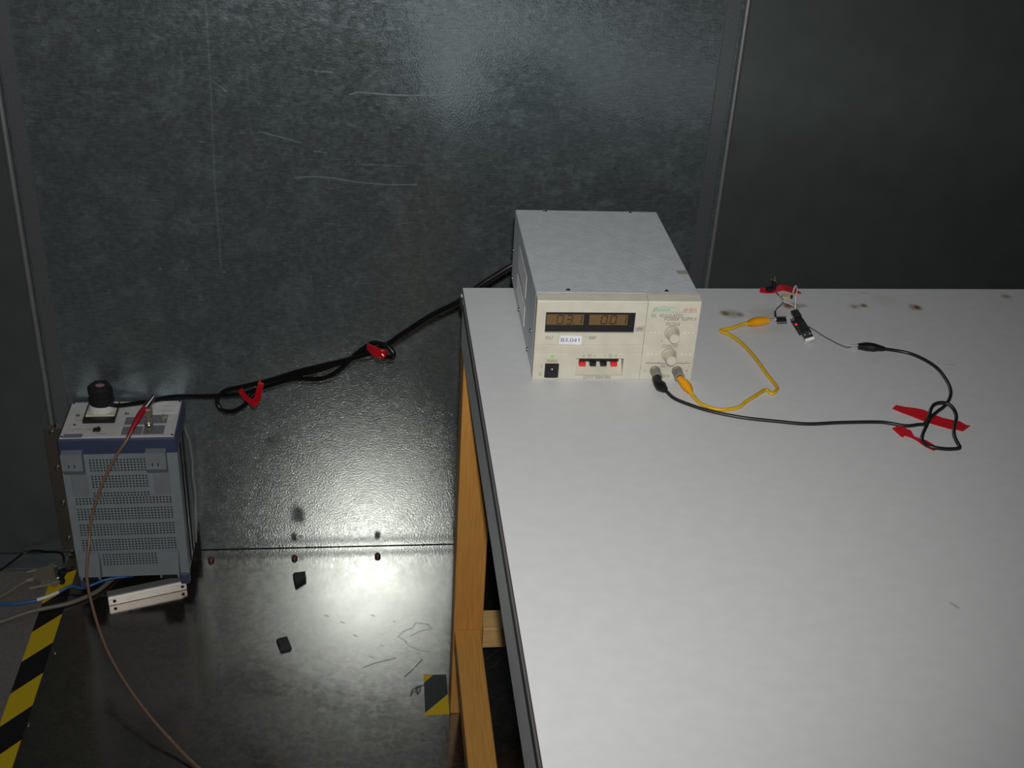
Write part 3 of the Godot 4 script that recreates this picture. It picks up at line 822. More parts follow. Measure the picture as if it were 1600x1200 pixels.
func digit(parent: Node, what: String, x: float, y: float) -> void:
	var st := mb()
	var w := 7.0
	var h := 11.4
	if what == ".":
		box(st, mm(x, y, -2.0), mm(1.3, 1.3, 0.3), 0.0)
	var on := {"0": [1, 1, 1, 0, 1, 1, 1], "1": [0, 0, 1, 0, 0, 1, 0], "3": [1, 0, 1, 1, 0, 1, 1], ".": [0, 0, 0, 0, 0, 0, 0]}
	var seg := [[0.0, 0.5, 1], [-0.5, 0.25, 0], [0.5, 0.25, 0], [0.0, 0.0, 1], [-0.5, -0.25, 0], [0.5, -0.25, 0], [0.0, -0.5, 1]]
	for i in 7:
		if on[what][i]:
			var s: Array = seg[i]
			box(st, mm(x + s[0] * w + s[1] * h * 0.1, y + s[1] * h, -2.0), mm(w - 1.4 if s[2] else 1.5, 1.5 if s[2] else h / 2 - 0.8, 0.3), 0.0)
	part("digit", st, M.lcd_ink, parent)


# ---------------------------------------------------------------- network unit on the floor
func build_network_unit() -> void:
	var t := thing("line_network_unit", "blue-grey instrument with a vented front, standing upright on the floor against the metal wall", "instrument", V(-0.4487, 0, 0.136), 0.015)
	var W := 0.1025
	var bottom := 0.046
	var top := 0.327
	# perforated front cover
	var st := mb()
	var y := bottom
	var bands := [[0.0985, 5, 1], [0.1335, 5, 0], [0.1690, 5, 0], [0.2050, 5, 0], [0.2405, 5, 2], [0.2775, 5, 1], [0.3135, 5, 1]]
	var pitch := 0.0060
	var rows := 0.00575
	for b in bands:
		var y0: float = b[0] - rows * 5.0 + rows / 2.0
		vent_strip(st, -W, W, y, y0)
		for r in 5:
			var narrow: bool = b[2] == 1 or b[2] == 2 and r > 2
			var x0 := (-0.055 if narrow else -0.0885)
			var count := 17 if narrow else 29
			vent_strip(st, -W, x0, y0 + r * rows, y0 + (r + 1) * rows)
			for k in count:
				vent_cell(st, x0 + k * pitch, y0 + r * rows, pitch, rows, 0.0017)
			vent_strip(st, x0 + count * pitch, W, y0 + r * rows, y0 + (r + 1) * rows)
		y = y0 + 5.0 * rows
	vent_strip(st, -W, W, y, top)
	var d := 0.129
	quad(st, V(-W, bottom, 0), V(-W, bottom, -d), V(-W, top, -d), V(-W, top, 0), Vector3.LEFT)
	quad(st, V(-W, bottom, 0), V(W, bottom, 0), V(W, bottom, -d), V(-W, bottom, -d), Vector3.DOWN)
	part("vented_cover", st, M.body_grey, t)
	part("interior", box(mb(), V(0, (bottom + top) / 2, -d / 2 - 0.006), V(W * 2 - 0.006, top - bottom - 0.004, d - 0.016), 0.0), M.dull_black, t)
	# right side with a trim strip and a folded carrying strap
	part("side_panel", box(mb(), V(W - 0.0005, (bottom + top) / 2, -d / 2), V(0.003, top - bottom, d - 0.001), 0.0008), M.bracket, t)
	part("side_trim", box(mb(), V(W + 0.002, 0.19, -0.035), V(0.003, 0.27, 0.012), 0.001), M.black, t)
	part("side_trim", box(mb(), V(W + 0.002, 0.19, -0.072), V(0.003, 0.27, 0.018), 0.001), M.black, t)
	part("carrying_strap", ribbon(mb(), [V(W + .004, .325, -.095), V(W + .010, .29, -.097), V(W + .012, .25, -.096), V(W + .009, .215, -.100), V(W + .011, .18, -.098), V(W + .008, .14, -.10), V(W + .006, .09, -.10), V(W + .003, .05, -.10)], [.008, .009, .010, .010, .010, .009, .008, .006], 0.002, Vector3.BACK), M.alu_dark, t, "creased grey strap on its side")
	# dark blue top frame and its panel
	part("top_frame", box(mb(), V(0, 0.3425, -d / 2), V(0.2085, 0.0335, d + 0.004), 0.003), M.blue_frame, t)
	var plate := part("top_panel", box(mb(), V(0, 0.3597, -d / 2), V(0.2000, 0.003, d - 0.004), 0.0008), M.panel_white, t)
	for q in [[-.096, -.006], [.0965, -.006], [-.0965, -.124], [.0965, -.124]]:
		part("screw", lathe(mb(), [Vector2(.0024, 0), Vector2(.002, .001), Vector2(0, .0013)], Transform3D(Basis.IDENTITY, V(q[0], .3612, q[1])), 10), M.black, plate)
	part("frame_lower_edge", box(mb(), V(-0.094, 0.036, -0.003), V(0.017, 0.026, 0.014), 0.002), M.blue_frame, t)
	part("frame_lower_edge", box(mb(), V(0.0945, 0.0365, -0.003), V(0.017, 0.025, 0.014), 0.002), M.blue_frame, t)
	for q in [[-.094, -.040, .046], [.094, -.118, .046], [-.094, -.118, .046]]:
		part("foot", box(mb(), V(q[0], q[2] / 2, q[1]), V(.017, q[2], .015), .002), M.dull_black, t)
	part("rear_bumper", box(mb(), V(W + .003, .03, -.119), V(.010, .055, .016), .003), M.dull_black, t)
	# socket on the top panel
	var sx := -0.0395
	var sock := part("mains_socket", box(mb(), V(sx, 0.364, -0.0835), V(0.0570, 0.009, 0.0660), 0.0015), M.black, t)
	part("socket_plate", box(mb(), V(sx + 0.0008, 0.3685, -0.088), V(0.0525, 0.004, 0.0520), 0.002), M.cream, sock)
	part("socket_collar", lathe(mb(), [Vector2(.0235, 0), Vector2(.0225, .005), Vector2(.0205, .012), Vector2(.0195, .014), Vector2(0, .014)], Transform3D(Basis.IDENTITY, V(sx, .3705, -.089)), 32), M.white, sock)
	# other controls and print of the top panel
	for q in [[-.081, -.078], [.006, -.082]]:
		part("panel_screw", lathe(mb(), [Vector2(.0040, 0), Vector2(.0036, .0015), Vector2(.002, .0034), Vector2(0, .004)], Transform3D(Basis.IDENTITY, V(q[0], .3612, q[1])), 12), M.steel, plate)
	for q in [[-.081, -.046], [-.0375, -.036]]:
		part("indicator", lathe(mb(), [Vector2(.0024, 0), Vector2(.0016, .0016), Vector2(0, .002)], Transform3D(Basis.IDENTITY, V(q[0], .3612, q[1])), 10), M.chip, plate)
	part("toggle_switch", box(mb(), V(-.0385, .363, -.0255), V(.013, .004, .010), .0008), M.chip, plate)
	part("name_label", box(mb(), V(-.0770, .3614, -.0085), V(.0325, .0008, .0125), .0002), M.print_grey, plate)
	for q in [[.0245, -.0565, .036, .026], [.0620, -.0610, .039, .029], [.0240, -.0225, .036, .028], [.0620, -.0240, .037, .030]]:
		part("printed_field", box(mb(), V(q[0], .3613, q[1]), V(q[2], .0006, q[3]), 0.0), M.print_grey, plate)
	part("printed_field", box(mb(), V(.0750, .3613, -.103), V(.045, .0006, .046), 0.0), M.white, plate)
	for q in [[-.074, -.062, .022], [-.074, -.031, .018], [-.055, -.030, .014], [.078, -.108, .022], [.076, -.090, .020], [-.03, -.014, .02]]:
		part("printed_line", box(mb(), V(q[0], .3613, q[1]), V(q[2], .0006, .0008), 0.0), M.ink, plate)
	# coaxial sockets: one holds the adapter
	for q in [[.0535, -.0265], [.0285, -.060], [.074, -.064]]:
		part("coax_socket", lathe(mb(), [Vector2(.0062, 0), Vector2(.0062, .002), Vector2(.0048, .0022), Vector2(.0048, .006), Vector2(.0025, .006)], Transform3D(Basis.IDENTITY, V(q[0], .3612, q[1])), 16), M.nickel, plate)
	# mounting brackets near the top and stacking feet near the bottom
	for x: float in [-.0795, .0665]:
		var b := part("bracket", prism(mb(), [Vector2(0, .3380), Vector2(.015, .3355), Vector2(.0185, .303), Vector2(.010, .2905), Vector2(0, .2905)], -.018, .018, Transform3D(Basis(V(0, 0, 1), V(0, 1, 0), V(-1, 0, 0)), V(x, 0, 0))), M.bracket, t)
		part("bracket_tongue", box(mb(), V(x + .0045, .2635, .0012), V(.028, .054, .0024), .0008), M.bracket, b)
		for k: float in [-.006, .004]:
			part("bracket_slot", box(mb(), V(x + k, .3125, .0172), V(.0018, .006, .0014), 0.0), M.chip, b)
		var f := part("stacking_foot", prism(mb(), [Vector2(0, .108), Vector2(.006, .105), Vector2(.0190, .060), Vector2(.018, .053), Vector2(0, .053)], -.018, .018, Transform3D(Basis(V(0, 0, 1), V(0, 1, 0), V(-1, 0, 0)), V(x + .003, 0, 0))), M.bracket, t)
		part("foot_pad", box(mb(), V(x + .003, .0570, .0180), V(.029, .008, .003), .0008), M.dull_black, f)
	# coaxial adapter standing in the front socket
	var a := thing("coax_adapter", "short nickel coaxial adapter standing upright in the instrument's top panel", "connector", V(-0.3945, 0.3672, 0.113))
	part("bayonet", lathe(mb(), [Vector2(.0058, -.003), Vector2(.0066, .0), Vector2(.0066, .012), Vector2(.0050, .014), Vector2(.0048, .024), Vector2(.0064, .026), Vector2(.0064, .036), Vector2(.0054, .040), Vector2(0, .040)], Transform3D.IDENTITY, 20), M.nickel, a)
	part("coupling_ring", lathe(mb(), [Vector2(.0070, .002), Vector2(.0076, .003), Vector2(.0076, .009), Vector2(.0070, .010)], Transform3D.IDENTITY, 20), M.steel, a)
	part("body_block", box(mb(), V(.001, .034, 0), V(.015, .016, .014), .002), M.nickel, a)
	# the coaxial cable with its red boot
	var c := thing("coaxial_cable", "brown coaxial cable with a red boot, hanging from the instrument's top down to the floor", "cable", V(-0.3996, 0.4068, 0.115))
	var o := c.position
	var path := [V(-.4105, .3975, .133), V(-0.4247, 0.3731, 0.1600), V(-0.4462, 0.3440, 0.1750), V(-0.4734, 0.2929, 0.1900), V(-0.4939, 0.2341, 0.2050), V(-0.4990, 0.1950, 0.2250), V(-0.4990, 0.1550, 0.2700), V(-0.4842, 0.1200, 0.3156), V(-0.4553, 0.0850, 0.3770), V(-0.4158, 0.0580, 0.4368), V(-0.3663, 0.0350, 0.4984), V(-0.3196, 0.0160, 0.5469), V(-0.2794, 0.0060, 0.5882), V(-0.2400, 0.0030, 0.6251), V(-0.19, 0.0026, 0.66)]
	for i in path.size():
		path[i] -= o
	part("cord", tube(mb(), path, 0.0026, 10, 8), M.coax, c)
	part("boot", tube(mb(), [V(.002, .002, -.004), V(-.006, -.005, .010), V(-.0150, -.0170, .026), V(-.0270, -.0370, .046)], [.0055, .0060, .0046, .0030], 14, 4), M.red_boot, c)
	part("plug", tube(mb(), [V(.016, .016, -.020), V(.009, .009, -.012), V(.001, .001, -.003)], [.0040, .0058, .0056], 14, 4), M.steel, c)


func vent_strip(st: SurfaceTool, x0: float, x1: float, y0: float, y1: float) -> void:
	quad(st, V(x0, y0, 0), V(x1, y0, 0), V(x1, y1, 0), V(x0, y1, 0), Vector3.BACK)


func vent_cell(st: SurfaceTool, x: float, y: float, w: float, h: float, r: float) -> void:
	var o := [V(x, y, 0), V(x + w, y, 0), V(x + w, y + h, 0), V(x, y + h, 0)]
	var c := V(x + w / 2, y + h / 2, 0)
	var i := [c + V(-r, -r, 0), c + V(r, -r, 0), c + V(r, r, 0), c + V(-r, r, 0)]
	var d := V(0, 0, -0.0015)
	var inward := [Vector3.UP, Vector3.LEFT, Vector3.DOWN, Vector3.RIGHT]
	for k in 4:
		var l := (k + 1) % 4
		quad(st, o[k], o[l], i[l], i[k], Vector3.BACK)
		quad(st, i[k], i[l], i[l] + d, i[k] + d, inward[k])


# ---------------------------------------------------------------- the mains cable of the supply
func build_mains_cable() -> void:
	var c := thing("mains_cable", "black mains cable with a hexagonal plug, bundled in mid-air between the instrument and the workbench", "cable", V(-0.488, 0.3845, 0.047))
	var o := c.position
	part("plug", lathe(mb(), [Vector2(.0185, 0), Vector2(.0235, .002), Vector2(.0235, .009), Vector2(.0205, .012), Vector2(.0225, .015), Vector2(.0225, .030), Vector2(.0200, .035), Vector2(0, .0355)], Transform3D.IDENTITY, 6), M.dull_black, c)
	part("plug_base", lathe(mb(), [Vector2(.0205, -.003), Vector2(.0225, .0), Vector2(.0225, .006), Vector2(.019, .008)], Transform3D.IDENTITY, 24), M.dull_black, c)
	part("plug_label", lathe(mb(), [Vector2(.0085, .0355), Vector2(.0080, .0362), Vector2(0, .0362)], Transform3D(Basis.IDENTITY, V(.001, 0, .002)), 20, 0.7), mat(Color8(150, 118, 122), 0.5), c, "pinkish round marking")
	var pts := [V(-0.482, 0.3885, 0.055), V(-0.4774, 0.3883, 0.0609), V(-0.4569, 0.3853, 0.0638), V(-0.4298, 0.3906, 0.0674), V(-0.3949, 0.3996, 0.0721), V(-0.3523, 0.4114, 0.0778), V(-0.2942, 0.4279, 0.1048)]
	pts.append_array([V(-0.2727, 0.4360, 0.1177), V(-0.2211, 0.4583, 0.1492), V(-0.1858, 0.4808, 0.1709), V(-0.1288, 0.5202, 0.2072), V(-0.0780, 0.5399, 0.2410), V(-0.0494, 0.5646, 0.2603), V(-0.0283, 0.5953, 0.2749), V(-0.0044, 0.6263, 0.2918), V(0.0123, 0.6414, 0.3039), V(0.0287, 0.6440, 0.3159), V(0.0405, 0.6354, 0.3246), V(0.0392, 0.6266, 0.3237), V(0.0255, 0.6226, 0.3135)])
	pts.append_array([V(0.0089, 0.6248, 0.3074), V(-0.0146, 0.6088, 0.2905), V(-0.0489, 0.5857, 0.2663), V(-0.1132, 0.5452, 0.2228), V(-0.1655, 0.5089, 0.1890), V(-0.2195, 0.4762, 0.1552), V(-0.2513, 0.4567, 0.1358), V(-0.2684, 0.4323, 0.1262), V(-0.2597, 0.4158, 0.1322), V(-0.2381, 0.4205, 0.1455), V(-0.2178, 0.4392, 0.1576), V(-0.2053, 0.4588, 0.1648)])
	pts.append_array([V(-0.1903, 0.4736, 0.1635), V(-0.1592, 0.5004, 0.1828), V(-0.1141, 0.5317, 0.2118), V(-0.0706, 0.5598, 0.2408), V(-0.0284, 0.5933, 0.2699), V(0.0056, 0.6217, 0.2940), V(0.0321, 0.6441, 0.3134), V(0.0546, 0.6709, 0.3303), V(0.0979, 0.7208, 0.3641), V(0.1377, 0.7609, 0.3967)])
	pts.append_array([V(0.1662, 0.7891, 0.4030), V(0.1872, 0.8055, 0.4040), V(0.2113, 0.8225, 0.4050), V(0.2400, 0.8360, 0.4040), V(0.268, 0.8420, 0.4140)])
	for i in pts.size():
		pts[i] -= o
	part("cord", tube(mb(), pts, 0.0041, 10, 6), M.cord, c)
	# red ties round the bundle
	var a := thing("cable_tie", "shiny red tie knotted round the left end of the black cable bundle", "cable tie", V(-0.1993, 0.4576, 0.1745), 0, "red ties on the black cable")
	part("band", ribbon(mb(), [V(-.0215, .0215, -.006), V(-.0205, .0195, .000), V(-.012, .0075, .002), V(-.002, .0, .004), V(.004, -.003, .003)], [.0045, .0048, .0046, .0060, .004], .0012, V(0.7, 0.7, 0.1)), M.tie, a)
	part("band", ribbon(mb(), [V(.002, -.002, .004), V(.0085, .0105, .008), V(.0125, .027, .011), V(.016, .041, .011), V(.016, .044, .004)], [.0055, .006, .0055, .005, .004], .0012, V(1, -0.25, 0.2)), M.tie, a)
	part("knot", lathe(mb(), [Vector2(0, -.006), Vector2(.005, -.004), Vector2(.0065, 0), Vector2(.0045, .004), Vector2(0, .006)], Transform3D(Basis(Vector3.BACK, 1.2), V(.002, -.003, .0055)), 9), M.tie, a)
	var b := thing("cable_tie", "crumpled red tie inside the right loop of the black cable bundle", "cable tie", V(0.0122, 0.6313, 0.3119), 0, "red ties on the black cable")
	part("band", ribbon(mb(), [V(-.013, .006, -.004), V(-.006, .005, .006), V(.004, .001, .010), V(.014, -.001, .012), V(.019, -.002, .006)], [.005, .0085, .0098, .0088, .006], .0012, V(0.15, 1, 0.2)), M.tie, b)
	part("knot", lathe(mb(), [Vector2(0, -.006), Vector2(.005, -.004), Vector2(.006, 0), Vector2(.0045, .004), Vector2(0, .006)], Transform3D(Basis(Vector3.BACK, 0.7), V(.012, -.002, .011)), 8), M.tie, b)


# ---------------------------------------------------------------- test leads on the table
func moved(pts: Array, o: Vector3) -> Array:
	return pts.map(func(p): return p - o)


func build_leads() -> void:
	# black lead
	var b := thing("test_lead", "black test lead looping over the workbench from the left output post, with a bare clip", "cable", V(0.3734, TABLE, 0.7415))
	var o := b.position
	var pts := [V(0.3665, 0.8085, 0.7390), V(0.3734, 0.8050, 0.7460), V(0.3801, 0.8030, 0.7591), V(0.3948, 0.8026, 0.7735), V(0.4189, 0.8026, 0.7908), V(0.4551, 0.8026, 0.8066), V(0.4966, 0.8026, 0.8165), V(0.5325, 0.8026, 0.8232), V(0.5723, 0.8026, 0.8210), V(0.6135, 0.8026, 0.8204), V(0.6334, 0.8026, 0.8223), V(0.6549, 0.8026, 0.8302), V(0.6725, 0.8026, 0.8276), V(0.6815, 0.8026, 0.8258)]
	pts.append_array([V(0.6923, 0.8040, 0.8117), V(0.7034, 0.8070, 0.7939), V(0.7125, 0.8090, 0.7878), V(0.7223, 0.8095, 0.7876), V(0.7290, 0.8080, 0.7920), V(0.7320, 0.8040, 0.8009), V(0.7260, 0.8040, 0.8174), V(0.7155, 0.8045, 0.8348), V(0.7079, 0.8030, 0.8518), V(0.7048, 0.8026, 0.8662), V(0.7030, 0.8026, 0.8792), V(0.6981, 0.8026, 0.8826), V(0.6851, 0.8026, 0.8832), V(0.6721, 0.8040, 0.8824), V(0.6635, 0.8040, 0.8775), V(0.6610, 0.8040, 0.8675), V(0.6654, 0.8045, 0.8557)])
	pts.append_array([V(0.6783, 0.8060, 0.8365), V(0.6922, 0.8045, 0.8168), V(0.7076, 0.8035, 0.8005), V(0.7236, 0.8030, 0.7864), V(0.7369, 0.8026, 0.7708), V(0.7469, 0.8026, 0.7547), V(0.7540, 0.8026, 0.7356), V(0.7579, 0.8026, 0.7116), V(0.7583, 0.8026, 0.6870), V(0.7530, 0.8026, 0.6676), V(0.7433, 0.8026, 0.6509), V(0.7334, 0.8026, 0.6416), V(0.7188, 0.8030, 0.6360), V(0.7009, 0.8050, 0.6346)])
	part("cord", tube(mb(), moved(pts, o), 0.0023, 8, 5), M.lead_black, b)
	part("plug_boot", tube(mb(), moved([V(.3660, .8135, .716), V(.3650, .8120, .7235), V(.3645, .8100, .7315), V(.3675, .8085, .7395), V(.3725, .8060, .7460)], o), [.0052, .0062, .0058, .0075, .0034], 12, 4), M.cord, b, "black plug boot")
	part("clip_boot", tube(mb(), moved([V(0.7040, 0.8046, 0.6350), V(0.6950, 0.8060, 0.6345), V(0.6887, 0.8066, 0.6342), V(0.6790, 0.8068, 0.6320), V(0.6669, 0.8066, 0.6306)], o), [.0030, .0046, .0060, .0062, .0040], 12, 4), M.cord, b, "black clip boot")
	clip_jaws(b, V(0.6669, 0.8066, 0.6306) - o, V(0.6569, 0.8062, 0.6284) - o)
	# yellow lead
	var y := thing("test_lead", "yellow test lead on the workbench from the right output post to the pin header", "cable", V(0.4053, TABLE, 0.75))
	o = y.position
	pts = [V(0.4032, 0.8060, 0.7480), V(0.4053, 0.8040, 0.7540), V(0.4097, 0.8026, 0.7690), V(0.4196, 0.8026, 0.7816), V(0.4358, 0.8026, 0.7881), V(0.4578, 0.8030, 0.7823), V(0.4688, 0.8040, 0.7718), V(0.4839, 0.8050, 0.7597), V(0.4982, 0.8040, 0.7459), V(0.5053, 0.8035, 0.7417), V(0.5089, 0.8030, 0.7494), V(0.5150, 0.8030, 0.7462), V(0.5210, 0.8030, 0.7363), V(0.5202, 0.8030, 0.7218), V(0.5175, 0.8040, 0.7012), V(0.5137, 0.8050, 0.6569), V(0.5081, 0.8050, 0.6219)]
	pts.append_array([V(0.4996, 0.8045, 0.5956), V(0.4890, 0.8040, 0.5804), V(0.4885, 0.8040, 0.5768), V(0.4930, 0.8040, 0.5750), V(0.5060, 0.8050, 0.5720), V(0.5234, 0.8060, 0.5617), V(0.5340, 0.8065, 0.5590)])
	part("cord", tube(mb(), moved(pts, o), 0.0023, 8, 5), M.yellow_cord, y)
	part("plug_boot", tube(mb(), moved([V(.3935, .8130, .7255), V(.3960, .8115, .7310), V(.3990, .8100, .7370), V(.4012, .8080, .7430), V(.4040, .8055, .7500)], o), [.0034, .0048, .0062, .0060, .0030], 12, 4), M.yellow_boot, y, "yellow-orange plug boot")
	part("clip_boot", tube(mb(), moved([V(0.5300, 0.8065, 0.5625), V(0.5370, 0.8068, 0.5590), V(0.5440, 0.8070, 0.5570), V(0.5530, 0.8070, 0.5548), V(0.5632, 0.8066, 0.5518)], o), [.0026, .0056, .0064, .0062, .0046], 12, 4), M.yellow_boot, y, "yellow-orange clip boot")
	clip_jaws(y, V(0.5625, 0.8066, 0.5518) - o, V(0.5755, 0.8064, 0.5475) - o)
	# red tape lying under the black lead
	var r := thing("red_tape", "longer strip of shiny red tape lying under the black lead's loop", "tape", V(0.697, TABLE, 0.81), 0, "red tape on the workbench")
	o = V(0.697, TABLE, 0.81)
	part("strip", ribbon(mb(), moved([V(.6590, .8015, .7835), V(.6680, .8022, .7920), V(.6780, .8026, .7985), V(.6870, .8022, .8040), V(.6965, .8006, .8115), V(.7060, .8004, .8190), V(.7150, .8004, .8245), V(.7225, .8006, .8275), V(.7260, .8016, .8340), V(.7300, .8030, .8390)], o), [.0060, .0085, .0115, .0135, .0125, .0115, .0122, .0125, .0100, .0100], .0005), M.red_tape, r)
	var r2 := thing("red_tape", "shorter twisted strip of red tape under the bottom of the black lead's loop", "tape", V(0.66, TABLE, 0.86), 0, "red tape on the workbench")
	o = V(0.66, TABLE, 0.86)
	part("strip", ribbon(mb(), moved([V(.6385, .8010, .8430), V(.6455, .8018, .8415), V(.6515, .8016, .8455), V(.6550, .8006, .8530), V(.6595, .8006, .8585), V(.6640, .8006, .8640), V(.6680, .8006, .8730), V(.6715, .8010, .8830)], o), [.0095, .0140, .0085, .0030, .0038, .0062, .0068, .0034], .0005), M.red_tape, r2)


func clip_jaws(parent: Node, from: Vector3, to: Vector3) -> void:
	var d := (to - from).normalized()
	var side := d.cross(Vector3.UP).normalized()
	var up := side.cross(d).normalized()
	var l := from.distance_to(to)
	var basis := Basis(d, up, side)
	for s: float in [-1.0, 1.0]:
		part("clip_jaw", box(mb(), (from + to) / 2 + up * s * 0.0016 - d * 0.001, V(l + 0.004, 0.0012, 0.0042), 0.0004, basis.rotated(side, -s * 0.08)), M.jaw, parent)
	part("clip_nose", box(mb(), to, V(0.002, 0.0042, 0.0042), 0.0006, basis), M.jaw, parent)


# ---------------------------------------------------------------- pin header, stick and wires
func build_small_boards() -> void:
	var h := thing("pin_header", "small black double-row pin header gripped by the yellow lead's clip", "connector", V(0.5840, TABLE, 0.5465), 0.06)
	for z: float in [-.0013, .0013]:
		part("plastic_strip", box(mb(), V(0, .0052, z * 1.8), V(.0156, .0026, .0030), .0003), M.chip, h)
		var pins := mb()
		for k in 6:
			var x := -.00635 + k * .00254
			box(pins, V(x, .0062, z * 2.6), V(.0008, .0008, .0120), .0001, Basis(Vector3.RIGHT, (0.75 if z > 0.0 else -0.75)))
		part("pins", pins, M.chip, h)
	for k in 6:
		part("pin", box(mb(), V(-.00635 + k * .00254, .0026, .0040), V(.0008, .0056, .0008), .0001), M.steel, h)
	var hc := thing("jumper_wire", "grey jumper wire from the pin header's black end up to the red tape", "wire", V(0.579, TABLE, 0.536))
	var o := hc.position
	part("socket_shell", box(mb(), V(.0000, .0085, -.0015), V(.0026, .0026, .0150), .0003, Basis(Vector3.UP, -0.24)), M.black, hc)
	part("wire", tube(mb(), moved([V(.5822, .8085, .5270), V(0.5838, 0.8070, 0.5231), V(0.5887, 0.8055, 0.5122), V(0.6014, 0.8045, 0.4956), V(0.6076, 0.8045, 0.4825), V(0.6060, 0.8050, 0.4692), V(0.6050, 0.8050, 0.4560)], o), .0010, 8, 5), M.grey_wire, hc)

	# usb stick board
	var u := thing("usb_stick", "bare black USB stick board with a glowing red light on the workbench", "circuit board", V(0.6088, TABLE + 0.0008, 0.5680), -0.02)
	u.rotation.z = 0.34
	part("board", box(mb(), V(0, .0040, -.001), V(.0175, .0016, .0420), .0003), M.board, u)
	part("chip", box(mb(), V(.0020, .0057, .004), V(.0085, .0018, .0100), .0003), M.chip, u)
	part("chip", box(mb(), V(.0010, .0056, -.010), V(.0100, .0016, .0040), .0003), M.chip, u)
	for q in [[-.0068, -.013], [-.0066, .010], [-.0066, .018], [.0060, .001], [.0062, .005], [.0050, -.004], [-.005, .002]]:
		part("component", box(mb(), V(q[0], .0053, q[1]), V(.0018, .0010, .0011), .0002), M.steel, u)
	part("indicator_light", lathe(mb(), [Vector2(.0018, 0), Vector2(.0017, .0008), Vector2(.0010, .0017), Vector2(0, .0020)], Transform3D(Basis.IDENTITY, V(-.0048, .0048, -.0078)), 12), M.red_led, u)
	var plug := part("usb_plug", box(mb(), V(.0006, .0042, .0285), V(.0125, .0046, .0185), .0005), mat(Color8(96, 100, 100), 0.4, 0.75), u)
	for x: float in [-.0026, .0040]:
		part("window", box(mb(), V(x, .0066, .0275), V(.0020, .0004, .0020), .0), M.white, plug)
	part("rim", box(mb(), V(.0006, .0042, .0378), V(.0128, .0048, .0010), .0003), M.white, plug)
	part("pin_socket", box(mb(), V(.0025, .0075, -.0300), V(.0105, .0065, .0200), .0006), M.black, u)
	for k in 3:
		part("pin", box(mb(), V(-.0080 + k * .0026, .0060, -.0215), V(.0012, .0050, .0026), .0002), M.chip, u)
	# white jumper wire: from the stick up in a loop to the tape
	var w := thing("jumper_wire", "white jumper wire looping up from the USB stick to the red tape", "wire", V(0.616, TABLE, 0.515), 0, "white jumper wires")
	o = w.position
	part("wire", tube(mb(), moved([V(0.6135, 0.8070, 0.5200), V(0.6144, 0.8120, 0.5152), V(0.6125, 0.8240, 0.5150), V(0.6190, 0.8289, 0.5000), V(0.6244, 0.8270, 0.4800), V(0.6251, 0.8222, 0.4740), V(0.6262, 0.8128, 0.4690), V(0.6286, 0.8035, 0.4600)], o), .0011, 8, 6), M.white_wire, w)
	var w2 := thing("jumper_wire", "white jumper wire lying slanted between the USB stick and the grey wire", "wire", V(0.61, TABLE, 0.495), 0, "white jumper wires")
	o = w2.position
	part("wire", tube(mb(), moved([V(0.6125, 0.8080, 0.5230), V(0.6150, 0.8085, 0.5110), V(0.6111, 0.8070, 0.4980), V(0.6055, 0.8060, 0.4870), V(0.6058, 0.8050, 0.4700), V(.6065, .8040, .4560)], o), .0010, 8, 6), M.white_wire, w2)
	# thin bare wire to the black clip
	var tw := thing("thin_wire", "thin bare wire curving from the USB stick to the black lead's clip", "wire", V(0.63, TABLE, 0.59))
	o = tw.position
	part("wire", tube(mb(), moved([V(0.6190, 0.8040, 0.5660), V(0.6254, 0.8035, 0.5790), V(0.6300, 0.8030, 0.5900), V(0.6385, 0.8030, 0.6060), V(0.6460, 0.8040, 0.6215), V(0.6520, 0.8050, 0.6300), V(0.6575, 0.8060, 0.6310)], o), .0007, 6, 6), M.brown_wire, tw)
	# red tape over the back edge, and what it holds
	var r := thing("red_tape", "crumpled red tape stuck over the workbench's back edge", "tape", V(0.617, TABLE, 0.443), 0, "red tape on the workbench")
	o = r.position
	part("strip", ribbon(mb(), moved([V(.5850, .8012, .4410), V(.5930, .8016, .4440), V(.6010, .8012, .4445), V(.6090, .8014, .4430), V(.6170, .8060, .4420), V(.6250, .8056, .4440), V(.6330, .8034, .4450), V(.6400, .8016, .4480), V(.6460, .8010, .4510)], o), [.0085, .0090, .0075, .0045, .0095, .0105, .0100, .0065, .0015], .0005), M.red_tape, r)
	var pc := thing("pin_connector", "black connector with bent gold pins rising behind the red tape at the back edge", "connector", V(0.598, TABLE, 0.444))
	part("housing", box(mb(), V(.000, .0055, .002), V(.010, .005, .008), .0006, Basis(Vector3.UP, 0.5)), M.black, pc)
	part("stem", tube(mb(), [V(.008, .004, .000), V(.006, .012, .001), V(.003, .018, .003)], [.0032, .0030, .0026], 8, 4), M.black, pc)
	for k in 2:
		part("pin", box(mb(), V(.0015 + k * .003, .0218 + k * .0015, .0050), V(.0095, .0011, .0011), .0002, Basis(Vector3.BACK, -0.45 - k * 0.8)), M.gold, pc)
	var gp := thing("pin_strip", "two gold pins lying side by side in front of the red tape", "connector", V(0.6205, TABLE, 0.4615), -0.38)
	for k in 2:
		part("pin", box(mb(), V(-.001 + k * -.002, .0016, -.0015 + k * .0052), V(.0120, .0014, .0014), .0003), M.gold, gp)
	part("holder", box(mb(), V(.0070, .0016, .001), V(.0035, .0026, .0080), .0003), M.chip, gp)


